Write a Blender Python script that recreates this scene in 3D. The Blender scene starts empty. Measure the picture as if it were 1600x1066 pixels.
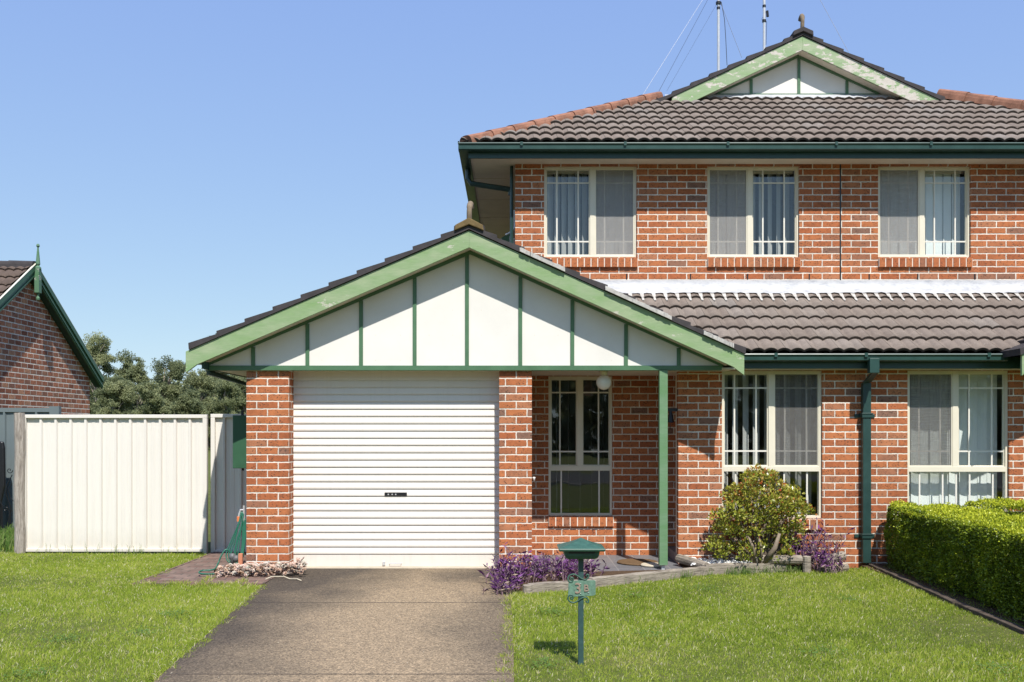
import bpy, bmesh, math, random
import numpy as np
from mathutils import Vector, Matrix
random.seed(7); rng = np.random.default_rng(7)
S = bpy.context.scene; C = S.collection
F, CX, HY, E = 1500.0, 798.0, 674.0, 1.55          # photo focal length (px), vanishing column, horizon row, eye height (m)
def wx(px, Y): return (px - CX) * Y / F
def wz(py, Y): return E - (py - HY) * Y / F

# ------------------------------------------------------------------ materials
def smoothpath(p, n=6):
    p = [Vector(q) for q in p]; out = []
    for i in range(len(p) - 1):
        a, b, c, d = p[max(i - 1, 0)], p[i], p[i + 1], p[min(i + 2, len(p) - 1)]
        for k in range(n):
            t = k / n; out.append(.5 * ((2 * b) + (c - a) * t + (2 * a - 5 * b + 4 * c - d) * t * t + (3 * b - a - 3 * c + d) * t ** 3))
    return out + [p[-1]]
class NT:
    def __init__(s, name):
        m = bpy.data.materials.new(name); m.use_nodes = True; s.m = m; s.t = m.node_tree
        s.t.nodes.clear(); s.out = s.n('ShaderNodeOutputMaterial')
    def n(s, typ, **k):
        nd = s.t.nodes.new(typ)
        for a, b in k.items(): setattr(nd, a, b)
        return nd
    def l(s, a, b): s.t.links.new(a, b)
    def inp(s, nd, i, v):
        if v is None: return
        if hasattr(v, 'is_linked'): s.l(v, nd.inputs[i])
        else: nd.inputs[i].default_value = v
    def math(s, op, a, b=None, c=None, clamp=False):
        nd = s.n('ShaderNodeMath', operation=op, use_clamp=clamp)
        s.inp(nd, 0, a); s.inp(nd, 1, b); s.inp(nd, 2, c); return nd.outputs[0]
    def mix(s, f, a, b, blend='MIX'):
        nd = s.n('ShaderNodeMix', data_type='RGBA', blend_type=blend)
        s.inp(nd, 0, f); s.inp(nd, 6, a if hasattr(a, 'is_linked') else (*a, 1)); s.inp(nd, 7, b if hasattr(b, 'is_linked') else (*b, 1))
        return nd.outputs[2]
    def noise(s, vec, scale, detail=3, rough=.55, dist=0, dim='3D'):
        nd = s.n('ShaderNodeTexNoise', noise_dimensions=dim); s.inp(nd, 'Vector', vec)
        nd.inputs['Scale'].default_value = scale; nd.inputs['Detail'].default_value = detail
        nd.inputs['Roughness'].default_value = rough; nd.inputs['Distortion'].default_value = dist
        return nd.outputs[0]
    def ramp(s, f, stops, interp='LINEAR'):
        nd = s.n('ShaderNodeValToRGB'); cr = nd.color_ramp; cr.interpolation = interp; s.inp(nd, 0, f)
        while len(cr.elements) < len(stops): cr.elements.new(.5)
        for e, (p, c) in zip(cr.elements, stops):
            e.position = p; e.color = (*c, 1) if len(c) == 3 else c
        return nd.outputs[0]
    def step(s, f, lo, hi):
        nd = s.n('ShaderNodeMapRange', clamp=True); s.inp(nd, 0, f); nd.inputs[1].default_value = lo; nd.inputs[2].default_value = hi
        return nd.outputs[0]
    def obj(s): return s.n('ShaderNodeTexCoord').outputs['Object']
    def uv(s): return s.n('ShaderNodeUVMap').outputs[0]
    def scale(s, vec, v):
        nd = s.n('ShaderNodeMapping'); s.l(vec, nd.inputs[0]); nd.inputs['Scale'].default_value = v; return nd.outputs[0]
    def bump(s, h, strength=.3, dist=.01, nrm=None):
        nd = s.n('ShaderNodeBump'); s.inp(nd, 'Height', h); nd.inputs['Strength'].default_value = strength
        nd.inputs['Distance'].default_value = dist; s.inp(nd, 'Normal', nrm); return nd.outputs[0]
    def pbr(s, col, rough=.6, nrm=None, spec=.5, metal=0, trans=None):
        p = s.n('ShaderNodeBsdfPrincipled'); s.inp(p, 'Base Color', col if hasattr(col, 'is_linked') else (*col, 1))
        s.inp(p, 'Roughness', rough); s.inp(p, 'Normal', nrm); p.inputs['Specular IOR Level'].default_value = spec
        p.inputs['Metallic'].default_value = metal
        o = p.outputs[0]
        if trans:
            t = s.n('ShaderNodeBsdfTranslucent'); s.inp(t, 0, col if hasattr(col, 'is_linked') else (*col, 1))
            mx = s.n('ShaderNodeMixShader'); mx.inputs[0].default_value = trans; s.l(o, mx.inputs[1]); s.l(t.outputs[0], mx.inputs[2]); o = mx.outputs[0]
        s.l(o, s.out.inputs[0]); return s.m

def mat_brick(name, ramp, mortar, ju=.042, jv=.12, speck=.75):
    k = NT(name); sep = k.n('ShaderNodeSeparateXYZ'); k.l(k.uv(), sep.inputs[0])
    o = k.obj(); wob = k.math('MULTIPLY', k.math('SUBTRACT', k.noise(o, 40, 2), .5), .05)
    wob2 = k.math('MULTIPLY', k.math('SUBTRACT', k.noise(o, 31, 2), .5), .14)
    u0, v0 = sep.outputs[0], k.math('ADD', sep.outputs[1], wob2)
    row = k.math('FLOOR', v0); par = k.math('FRACT', k.math('MULTIPLY', row, .5))
    u1 = k.math('ADD', k.math('ADD', u0, par), wob)
    col = k.math('FLOOR', u1); fu = k.math('FRACT', u1); fv = k.math('FRACT', v0)
    du = k.math('MINIMUM', fu, k.math('SUBTRACT', 1., fu)); dv = k.math('MINIMUM', fv, k.math('SUBTRACT', 1., fv))
    mu = k.step(du, ju * .35, ju * .75); mv = k.step(dv, jv * .38, jv * .72)
    brick = k.math('MULTIPLY', mu, mv)                      # 1 on brick, 0 in the joint
    cid = k.n('ShaderNodeCombineXYZ'); k.l(col, cid.inputs[0]); k.l(row, cid.inputs[1])
    wn = k.n('ShaderNodeTexWhiteNoise', noise_dimensions='3D'); k.l(cid.outputs[0], wn.inputs[0])
    c = k.ramp(wn.outputs[0], ramp)
    gn = k.noise(o, 260, 3, .7); c = k.mix(.75, c, k.ramp(gn, [(0.3, (.55, .5, .5)), (.5, (.95, .95, .95)), (.72, (1.35, 1.25, 1.2))]), 'MULTIPLY')
    pat = k.noise(o, 22, 3, .6); c = k.mix(.55, c, k.ramp(pat, [(.3, (.6, .6, .62)), (.5, (1, 1, 1)), (.7, (1.2, 1.15, 1.1))]), 'MULTIPLY')
    sp = k.n('ShaderNodeTexVoronoi'); k.l(k.scale(o, (1, 1, 1.4)), sp.inputs[0]); sp.inputs['Scale'].default_value = 42
    gate = k.math('GREATER_THAN', k.noise(o, 17, 1), .50)
    spm = k.math('MULTIPLY', k.math('MULTIPLY', k.math('LESS_THAN', sp.outputs[0], k.math('MULTIPLY', k.noise(o, 60, 1), .62)), gate), speck)
    c = k.mix(spm, c, (.05, .035, .03))
    mc = k.mix(k.step(k.noise(o, 6, 6, .7), .35, .7), mortar, tuple(x * .60 for x in mortar))
    c = k.mix(brick, mc, c)
    c = k.mix(.5, c, k.ramp(k.noise(o, 1.1, 5, .6), [(.3, (.74, .72, .70)), (.5, (1, 1, 1)), (.72, (1.16, 1.18, 1.2))]), 'MULTIPLY')
    fleck = k.math('GREATER_THAN', k.noise(o, 75, 3, .7), .70); c = k.mix(k.math('MULTIPLY', fleck, .35), c, (.6, .52, .42))
    h = k.math('ADD', k.math('MULTIPLY', brick, 1.), k.math('MULTIPLY', gn, .25))
    return k.pbr(c, .88, k.bump(h, .8, .006), .25)
OR = [(0, (.34, .108, .045)), (.2, (.42, .145, .060)), (.4, (.47, .17, .068)), (.6, (.385, .122, .050)), (.76, (.45, .185, .088)), (.90, (.36, .155, .085)), (.96, (.22, .125, .09)), (1, (.41, .145, .062))]
M = {}
M['brick'] = mat_brick('clay_brick', OR, (.84, .76, .66), .048, .14)
M['brick_dark'] = mat_brick('brown_brick', [(0, (.24, .085, .05)), (.35, (.42, .16, .09)), (.65, (.52, .21, .115)), (.85, (.28, .13, .085)), (1, (.58, .29, .17))], (.85, .77, .68), .05, .17, .9)

def simple(name, col, rough=.6, var=.15, scale=6, spec=.5, grit=0, metal=0, bump=.0):
    k = NT(name); o = k.obj(); nz = k.noise(o, scale, 5, .6)
    c = k.mix(1, col, k.ramp(nz, [(.25, (1 - var,) * 3), (.75, (1 + var * .6,) * 3)]), 'MULTIPLY')
    nr = None
    if grit:
        g = k.noise(o, grit, 3, .7); c = k.mix(.5, c, k.ramp(g, [(.3, (.72,) * 3), (.7, (1.25,) * 3)]), 'MULTIPLY'); nr = k.bump(g, bump or .3, .003)
    rr = k.math('ADD', k.math('MULTIPLY', nz, .2), rough - .1)
    return k.pbr(c, rr, nr, spec, metal)
def mat_paint_wood(name, col, peel, wood=(.42, .36, .31), amount=.62):
    k = NT(name); o = k.obj()
    g = k.noise(k.scale(o, (3, 40, 40)), 3, 4, .6)
    c = k.mix(.6, col, k.ramp(g, [(.3, (.8, .8, .8)), (.7, (1.12, 1.1, 1.1))]), 'MULTIPLY')
    c = k.mix(.9, c, k.ramp(k.noise(k.scale(o, (1, 1, 3)), 2.6, 5, .6), [(.3, (.80, .93, .72)), (.5, (1, 1, 1)), (.7, (1.3, 1.12, 1.3))]), 'MULTIPLY')
    p = k.noise(k.scale(o, (1, 1, 2.2)), 5.5, 8, .68); zone = k.noise(o, 1.1, 2)
    pm = k.step(k.math('ADD', p, k.math('MULTIPLY', zone, .35)), peel, peel + .012)
    pm = k.math('MULTIPLY', pm, amount, None, True)
    wc = k.mix(k.noise(o, 26, 3), wood, (.68, .63, .58))
    c = k.mix(pm, c, wc)
    return k.pbr(c, .55, k.bump(k.math('SUBTRACT', g, pm), .25, .004), .4)
M['barge'] = mat_paint_wood('pale_green_paint', (.255, .355, .185), .80)
M['barge_worn'] = mat_paint_wood('peeling_green_paint', (.27, .37, .20), .712, amount=.92)
M['green'] = simple('mid_green_paint', (.075, .165, .085), .45, .18)
M['post_green'] = mat_paint_wood('post_green_paint', (.135, .25, .13), .88)
M['dark_green'] = simple('dark_green_metal', (.022, .056, .05), .36, .25, 6)
M['eave_green'] = simple('eave_green', (.022, .062, .052), .38, .25, 5)
M['mail_green'] = simple('letterbox_green', (.038, .105, .075), .5, .35, 25)
M['pole_green'] = simple('pole_green', (.036, .080, .078), .42, .3, 30)
M['soffit'] = simple('soffit_cream', (.68, .61, .50), .7, .14, 3)
M['panel'] = simple('white_gable_sheet', (.74, .715, .665), .8, .07, 2.5)
def mk_dusty(name, col, z0, z1, amt):
    k = NT(name); o = k.obj(); sp_ = k.n('ShaderNodeSeparateXYZ'); geo = k.n('ShaderNodeNewGeometry'); k.l(geo.outputs['Position'], sp_.inputs[0])
    low = k.math('SUBTRACT', 1., k.step(k.math('ADD', sp_.outputs[2], k.math('MULTIPLY', k.noise(o, 7, 5, .7), .25)), z0, z1))
    run = k.step(k.noise(k.scale(o, (14, 14, .7)), 2, 4, .6), .50, .78)
    m = k.math('ADD', k.math('MULTIPLY', low, amt), k.math('MULTIPLY', run, .10), None, True)
    c = k.mix(m, k.mix(k.noise(o, 2, 3), tuple(x * .96 for x in col), col), (.36, .29, .21))
    return k.pbr(c, .42, None, .5)
M['door'] = mk_dusty('garage_door_white', (.765, .72, .655), .05, .40, .22)
M['cream'] = simple('cream_aluminium', (.72, .67, .54), .38, .05, 5)
M['white_bar'] = simple('white_bar', (.74, .71, .63), .4, .04)
M['fence_white'] = mk_dusty('cream_steel', (.755, .715, .655), .05, .45, .28)
M['grey_fence'] = simple('grey_steel', (.14, .17, .175), .45, .08, 2)
M['post_wood'] = None
M['black'] = simple('black_metal', (.012, .012, .014), .4, .1)
M['dark'] = simple('dark_interior', (.10, .09, .085), .9, .1)
M['interior'] = simple('interior_plaster', (.20, .19, .18), .9, .05)
M['steel'] = simple('galvanised_steel', (.62, .62, .62), .38, .1, 20, metal=.4)
M['lead'] = None
M['verge'] = simple('charcoal_tile', (.060, .054, .056), .85, .3, 9, .2, 120, bump=.4)
M['terracotta'] = simple('terracotta_cap', (.30, .145, .095), .85, .55, 7, .25, 90, bump=.4)
M['bedding'] = simple('mortar_bedding', (.50, .48, .45), .9, .3, 14, .2, 80, bump=.5)
M['pointing'] = simple('pale_pointing', (.76, .69, .60), .9, .15, 20)
M['globe'] = simple('opal_glass', (.82, .80, .74), .15, .03)
M['slab'] = None
M['curtain'] = simple('curtain_fabric', (.52, .51, .49), .8, .06, 3)
M['net'] = simple('grey_net', (.36, .35, .35), .8, .1, 3)
M['blind_white'] = simple('blind_white', (.86, .87, .84), .6, .03, 3)
M['hose'] = simple('hose_green', (.02, .13, .08), .4, .1)
M['orange'] = simple('orange_plastic', (.75, .22, .08), .4, .05)
M['stake'] = simple('orange_timber', (.55, .21, .11), .8, .1)
M['mat'] = simple('coir', (.16, .10, .055), .95, .25, 30, .1, 200, bump=.5)
M['mat_pale'] = simple('pale_stone', (.55, .48, .36), .9, .15, 30)
M['pebble'] = simple('white_pebble', (.74, .73, .70), .8, .2, 30)
M['soil'] = simple('garden_soil', (.10, .065, .04), .95, .35, 12, .1, 120, bump=.8)
M['flue'] = simple('white_pipe', (.75, .75, .73), .4, .03)

def mk_lead():
    k = NT('lead_flashing'); o = k.obj(); n = k.noise(k.scale(o, (2, 1, 5)), 4, 6, .65)
    c = k.ramp(n, [(.32, (.34, .35, .38)), (.48, (.46, .465, .48)), (.66, (.52, .52, .53))])
    return k.pbr(c, .55, k.bump(n, .12, .004), .3)
M['lead'] = mk_lead()
def mk_wood(name, a, b):
    k = NT(name); o = k.obj(); sep = k.scale(o, (22, 22, 2)); n = k.noise(sep, 2.2, 6, .65, 1.5)
    c = k.ramp(n, [(.3, a), (.55, b), (.75, tuple(x * 1.3 for x in b))]); c = k.mix(.4, c, k.ramp(k.noise(o, 8, 3), [(.3, (.7,) * 3), (.7, (1.2,) * 3)]), 'MULTIPLY')
    return k.pbr(c, .85, k.bump(n, .7, .01), .2)
M['post_wood'] = mk_wood('weathered_post', (.16, .13, .11), (.40, .355, .31))
def mk_wood2(name, a, b):
    k = NT(name); o = k.obj(); n = k.noise(k.scale(o, (2, 2, 26)), 3, 6, .65, 1.)
    c = k.ramp(n, [(.3, a), (.52, b), (.75, tuple(x * 1.25 for x in b))]); c = k.mix(.5, c, k.ramp(k.noise(o, 7, 4), [(.3, (.6,) * 3), (.7, (1.2,) * 3)]), 'MULTIPLY')
    return k.pbr(c, .9, k.bump(n, .8, .012), .2)
M['sleeper'] = mk_wood2('weathered_sleeper', (.11, .09, .07), (.33, .285, .23))
M['sleeper_dark'] = mk_wood2('dark_sleeper', (.03, .023, .018), (.10, .078, .06))

def mk_tile():
    k = NT('concrete_roof_tile'); o = k.obj(); sep = k.n('ShaderNodeSeparateXYZ'); k.l(k.uv(), sep.inputs[0])
    cid = k.n('ShaderNodeCombineXYZ'); k.l(k.math('FLOOR', sep.outputs[0]), cid.inputs[0]); k.l(k.math('FLOOR', sep.outputs[1]), cid.inputs[1])
    wn = k.n('ShaderNodeTexWhiteNoise', noise_dimensions='3D'); k.l(cid.outputs[0], wn.inputs[0])
    c = k.ramp(wn.outputs[0], [(0, (.185, .148, .124)), (.5, (.21, .17, .143)), (.8, (.228, .19, .163)), (1, (.23, .205, .186))])
    n1 = k.noise(o, 9, 5, .65); c = k.mix(.5, c, k.ramp(n1, [(.3, (.72, .72, .74)), (.52, (1, 1, 1)), (.72, (1.3, 1.3, 1.32))]), 'MULTIPLY')
    n2 = k.noise(o, 170, 3, .7); c = k.mix(.7, c, k.ramp(n2, [(.3, (.6,) * 3), (.7, (1.4,) * 3)]), 'MULTIPLY')
    fv = k.math('FRACT', sep.outputs[1])                    # grime gathers on the lower lip of each tile
    c = k.mix(k.math('MULTIPLY', k.math('SUBTRACT', 1., k.step(fv, .015, .05)), .9), c, (.035, .028, .024))
    li = k.math('GREATER_THAN', k.noise(o, 34, 4, .7), .67); c = k.mix(k.math('MULTIPLY', li, .4), c, (.40, .39, .36))
    fu = k.math('FRACT', sep.outputs[0]); j = k.math('LESS_THAN', fu, .02); c = k.mix(k.math('MULTIPLY', j, .75), c, (.03, .025, .02))
    return k.pbr(c, .85, k.bump(n2, .3, .003), .25)
M['tile'] = mk_tile()

def mk_drive():
    k = NT('exposed_aggregate_concrete'); o = k.obj(); sep = k.n('ShaderNodeSeparateXYZ'); k.l(o, sep.inputs[0])
    n = k.noise(o, .9, 5, .6); X = sep.outputs[0]; Y = sep.outputs[1]
    # weathering stain: cleaner strip where the car wheels and body run, dark lichen towards both edges
    d = k.math('ABSOLUTE', k.math('ADD', X, .95)); dd = k.math('ADD', d, k.math('MULTIPLY', k.math('SUBTRACT', n, .5), 1.5))
    e2 = k.step(k.math('ADD', Y, k.math('MULTIPLY', k.math('SUBTRACT', n, .5), 1.2)), 9.0, 10.1); dd = k.math('ADD', dd, k.math('MULTIPLY', e2, .5))
    base = k.ramp(k.step(dd, .25, 1.35), [(0, (.285, .22, .148)), (.42, (.19, .15, .105)), (1, (.078, .064, .051))])
    g = k.n('ShaderNodeTexVoronoi'); k.l(o, g.inputs[0]); g.inputs['Scale'].default_value = 95
    wn = k.n('ShaderNodeTexWhiteNoise', noise_dimensions='3D'); k.l(g.outputs['Color'], wn.inputs[0])
    c = k.mix(.85, base, k.ramp(wn.outputs[0], [(0, (.45, .42, .40)), (.3, (.85, .83, .8)), (.7, (1.15, 1.1, 1.0)), (1, (1.75, 1.65, 1.5))]), 'MULTIPLY')
    c = k.mix(.6, c, k.ramp(k.noise(o, 14, 4, .65), [(.3, (.75,) * 3), (.7, (1.2,) * 3)]), 'MULTIPLY')
    st = k.math('GREATER_THAN', k.noise(o, 3.1, 7, .75), .685); c = k.mix(k.math('MULTIPLY', st, .35), c, (.06, .05, .04))
    return k.pbr(c, .9, k.bump(k.math('SUBTRACT', 1., g.outputs[0]), .6, .006), .25)
M['drive'] = mk_drive(); M['joint'] = simple('joint_dirt', (.07, .055, .045), .95, .4, 12)
M['threshold'] = simple('pale_concrete', (.50, .43, .33), .9, .2, 8, .2, 150, bump=.3)
def mk_slab():
    k = NT('grey_porch_tile'); o = k.obj(); b = k.n('ShaderNodeTexBrick'); k.l(o, b.inputs[0]); b.offset = 0
    b.inputs['Color1'].default_value = (.15, .15, .16, 1); b.inputs['Color2'].default_value = (.18, .18, .19, 1); b.inputs['Mortar'].default_value = (.27, .26, .25, 1)
    b.inputs['Scale'].default_value = 1; b.inputs['Mortar Size'].default_value = .005; b.inputs['Brick Width'].default_value = .3; b.inputs['Row Height'].default_value = .3
    c = k.mix(.5, b.outputs[0], k.ramp(k.noise(o, 5, 5), [(.3, (.75,) * 3), (.7, (1.2,) * 3)]), 'MULTIPLY')
    return k.pbr(c, .5, None, .4)
M['slab'] = mk_slab()
def mk_pave():
    k = NT('brick_paving'); o = k.obj(); b = k.n('ShaderNodeTexBrick'); k.l(o, b.inputs[0])
    b.inputs['Color1'].default_value = (.17, .10, .08, 1); b.inputs['Color2'].default_value = (.22, .155, .125, 1); b.inputs['Mortar'].default_value = (.10, .085, .07, 1)
    b.inputs['Scale'].default_value = 1; b.inputs['Mortar Size'].default_value = .008; b.inputs['Brick Width'].default_value = .23; b.inputs['Row Height'].default_value = .115
    c = k.mix(.8, b.outputs[0], k.ramp(k.noise(o, 6, 5, .65), [(.3, (.6,) * 3), (.7, (1.35,) * 3)]), 'MULTIPLY')
    return k.pbr(c, .9, k.bump(b.outputs[1], -.5, .005), .2)
M['pave'] = mk_pave()
def mk_lawn():
    k = NT('lawn_soil'); o = k.obj()
    c = k.ramp(k.noise(o, 3, 6, .7), [(.3, (.07, .085, .022)), (.5, (.10, .12, .03)), (.7, (.15, .14, .06))])
    return k.pbr(c, .95, k.bump(k.noise(o, 60, 4), .8, .02), .1)
M['lawn'] = mk_lawn()
def mk_glass(name, tint=(.96, .98, .98)):
    k = NT(name); t = k.n('ShaderNodeBsdfTransparent'); t.inputs[0].default_value = (*tint, 1)
    g = k.n('ShaderNodeBsdfGlossy'); g.inputs['Roughness'].default_value = .02; g.inputs[0].default_value = (1, 1, 1, 1)
    o = k.obj(); k.l(k.bump(k.noise(o, 1.3, 2), .05, .05), g.inputs['Normal'])
    lw = k.n('ShaderNodeLayerWeight'); fr = k.n('ShaderNodeMath', operation='MULTIPLY_ADD', use_clamp=True); k.l(k.math('POWER', lw.outputs['Facing'], 5.), fr.inputs[0]); fr.inputs[1].default_value = .9; fr.inputs[2].default_value = .055
    mx = k.n('ShaderNodeMixShader'); k.l(fr.outputs[0], mx.inputs[0]); k.l(t.outputs[0], mx.inputs[1]); k.l(g.outputs[0], mx.inputs[2])
    k.l(mx.outputs[0], k.out.inputs[0]); return k.m
M['glass'] = mk_glass('window_glass')
def mk_screen(name, cover, alb):
    k = NT(name); t = k.n('ShaderNodeBsdfTransparent'); d = k.n('ShaderNodeBsdfDiffuse')
    o = k.obj(); w1 = k.noise(k.scale(o, (1, 1, 60)), 6, 2); w2 = k.noise(k.scale(o, (60, 1, 1)), 6, 2)
    f = k.math('ADD', k.math('MULTIPLY', k.math('ADD', w1, w2), .5), cover - .5, None, True)
    d.inputs[0].default_value = (alb, alb * .97, alb * .93, 1)
    mx = k.n('ShaderNodeMixShader'); k.l(f, mx.inputs[0]); k.l(t.outputs[0], mx.inputs[1]); k.l(d.outputs[0], mx.inputs[2]); k.l(mx.outputs[0], k.out.inputs[0]); return k.m
M['screen_dark'] = mk_screen('dark_flyscreen_mesh', .36, .20)
M['screen'] = mk_screen('flyscreen_mesh', .38, .40)
def mk_leaf(name, stops, rough=.5, trans=.3, spec=.4):
    k = NT(name); a = k.n('ShaderNodeAttribute', attribute_name='rnd')
    c = k.ramp(a.outputs['Fac'], stops); return k.pbr(c, rough, None, spec, 0, trans)
M['grass'] = mk_leaf('grass_blade', [(0, (.15, .22, .025)), (.35, (.30, .40, .045)), (.65, (.45, .52, .08)), (.84, (.56, .56, .15)), (.93, (.62, .55, .27)), (1, (.95, .88, .66))], .5, .4, .35)
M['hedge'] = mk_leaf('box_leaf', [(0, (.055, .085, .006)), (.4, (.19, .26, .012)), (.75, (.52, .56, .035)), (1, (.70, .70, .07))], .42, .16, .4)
M['gum'] = mk_leaf('gum_leaf', [(0, (.16, .19, .095)), (.5, (.27, .30, .15)), (1, (.42, .44, .23))], .6, .5, .3)
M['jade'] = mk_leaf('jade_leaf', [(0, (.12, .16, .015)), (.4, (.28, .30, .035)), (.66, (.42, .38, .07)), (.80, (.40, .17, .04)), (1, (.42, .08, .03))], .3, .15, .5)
M['purple'] = mk_leaf('purple_leaf', [(0, (.045, .012, .055)), (.45, (.10, .028, .125)), (.75, (.19, .06, .22)), (.9, (.30, .13, .31)), (.93, (.45, .36, .25)), (1, (.50, .38, .27))], .55, .12, .25)
M['succulent'] = mk_leaf('succulent_leaf', [(0, (.40, .28, .18)), (.3, (.62, .43, .33)), (.6, (.68, .53, .46)), (.85, (.50, .53, .47)), (1, (.80, .68, .52))], .55, .1, .3)
M['weed'] = mk_leaf('weed_leaf', [(0, (.08, .16, .03)), (.6, (.17, .28, .06)), (1, (.33, .38, .14))], .5, .35, .3)
M['bark'] = simple('pale_bark', (.36, .31, .26), .9, .35, 9, .2)
M['jade_stem'] = simple('jade_stem', (.24, .19, .14), .85, .35, 20, .2, 90, bump=.5)
M['hedge_core'] = simple('hedge_dark_core', (.035, .045, .012), .95, .4, 20, .1)
M['plate'] = simple('patinated_plate', (.13, .235, .17), .65, .4, 55, .4)
M['digit'] = simple('bronze_digit', (.30, .22, .17), .6, .2)

# ------------------------------------------------------------------ mesh building
class MB:
    def __init__(s): s.v = []; s.f = []; s.uv = []; s.any = False
    def face(s, pts, uv=None):
        i = len(s.v); s.v += [tuple(p) for p in pts]; s.f.append(tuple(range(i, i + len(pts)))); s.uv.append(uv)
        if uv: s.any = True
    def box(s, x0, x1, y0, y1, z0, z1, bm=None, skip='', uvc=None):
        x0, x1 = min(x0, x1), max(x0, x1); y0, y1 = min(y0, y1), max(y0, y1); z0, z1 = min(z0, z1), max(z0, z1)
        Fs = {'f': [(x0, y0, z0), (x1, y0, z0), (x1, y0, z1), (x0, y0, z1)], 'b': [(x1, y1, z0), (x0, y1, z0), (x0, y1, z1), (x1, y1, z1)],
              'l': [(x0, y1, z0), (x0, y0, z0), (x0, y0, z1), (x0, y1, z1)], 'r': [(x1, y0, z0), (x1, y1, z0), (x1, y1, z1), (x1, y0, z1)],
              't': [(x0, y0, z1), (x1, y0, z1), (x1, y1, z1), (x0, y1, z1)], 'u': [(x0, y1, z0), (x1, y1, z0), (x1, y0, z0), (x0, y0, z0)]}
        for k, p in Fs.items():
            if k in skip: continue
            uv = None
            if bm: uv = [bm(q, 'x' if k in 'fb' else ('y' if k in 'lr' else 'z')) for q in p]
            if uvc: a, b = uvc; uv = [(a + .3, b + .35), (a + .7, b + .35), (a + .7, b + .65), (a + .3, b + .65)]
            s.face(p, uv)
        return s
    def prism(s, poly, y0, y1, axis='y'):
        def P(a, b, t): return {'y': (a, t, b), 'x': (t, a, b), 'z': (a, b, t)}[axis]
        n = len(poly); s.face([P(a, b, y0) for a, b in poly]); s.face([P(a, b, y1) for a, b in reversed(poly)])
        for i in range(n):
            a, b = poly[i], poly[(i + 1) % n]; s.face([P(*b, y0), P(*a, y0), P(*a, y1), P(*b, y1)])
        return s
    def tube(s, pts, r, n=8, cap=True):
        pts = [Vector(p) for p in pts]; rs = r if isinstance(r, (list, tuple)) else [r] * len(pts); rings = []
        up = None
        for i, p in enumerate(pts):
            d = (pts[min(i + 1, len(pts) - 1)] - pts[max(i - 1, 0)]).normalized()
            if up is None: up = d.orthogonal().normalized()
            up = (up - d * up.dot(d)); up = up.normalized() if up.length > 1e-6 else d.orthogonal().normalized()
            w = d.cross(up); i0 = len(s.v)
            for k in range(n):
                a = 2 * math.pi * k / n; s.v.append(tuple(p + (up * math.cos(a) + w * math.sin(a)) * rs[i]))
            rings.append(i0)
        for a, b in zip(rings, rings[1:]):
            for k in range(n): s.f.append((a + k, a + (k + 1) % n, b + (k + 1) % n, b + k)); s.uv.append(None)
        if cap:
            s.f.append(tuple(rings[0] + k for k in reversed(range(n)))); s.uv.append(None)
            s.f.append(tuple(rings[-1] + k for k in range(n))); s.uv.append(None)
        return s
    def lathe(s, prof, c, n=16, axis='z'):
        rings = []
        for r, z in prof:
            i0 = len(s.v); rings.append(i0)
            for k in range(n):
                a = 2 * math.pi * k / n; s.v.append((c[0] + r * math.cos(a), c[1] + r * math.sin(a), c[2] + z))
        for a, b in zip(rings, rings[1:]):
            for k in range(n): s.f.append((a + k, a + (k + 1) % n, b + (k + 1) % n, b + k)); s.uv.append(None)
        return s
    def build(s, name, mat, parent=None, smooth=False, bevel=0):
        me = bpy.data.meshes.new(name); me.from_pydata(s.v, [], s.f)
        if s.any:
            ul = me.uv_layers.new(name='UVMap'); k = 0
            for f, uv in zip(s.f, s.uv):
                for j in range(len(f)):
                    if uv: ul.data[k].uv = uv[j]
                    k += 1
        me.materials.append(mat)
        bm = bmesh.new(); bm.from_mesh(me)
        if not s.any: bmesh.ops.remove_doubles(bm, verts=bm.verts, dist=1e-5)
        if not s.any: bmesh.ops.recalc_face_normals(bm, faces=bm.faces)
        bm.to_mesh(me); bm.free()
        if smooth:
            for p in me.polygons: p.use_smooth = True
        o = bpy.data.objects.new(name, me); C.objects.link(o)
        if parent: o.parent = parent
        if bevel:
            b = o.modifiers.new('bevel', 'BEVEL'); b.width = bevel; b.segments = 2; b.limit_method = 'ANGLE'; b.angle_limit = math.radians(40)
        return o
def tag(o, label, cat, group=None, kind=None):
    if label: o['label'] = label
    if cat: o['category'] = cat
    if group: o['group'] = group
    if kind: o['kind'] = kind
    return o
def thing(name, label, cat, loc=(0, 0, 0), group=None):
    o = bpy.data.objects.new(name, None); o.empty_display_size = .2; C.objects.link(o); o['at'] = 0; del o['at']
    # parts are modelled in world metres; the empty stands at the base and parts are shifted to match
    o.location = loc; return tag(o, label, cat, group)
def settle(root):
    """move the parts so that they keep their world place under an Empty that stands at the thing's base"""
    L = Vector(root.location)
    for ch in root.children:
        if not ch.get('_s'): ch.location = Vector(ch.location) - L
def struct(o): o['kind'] = 'structure'; return o

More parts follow.
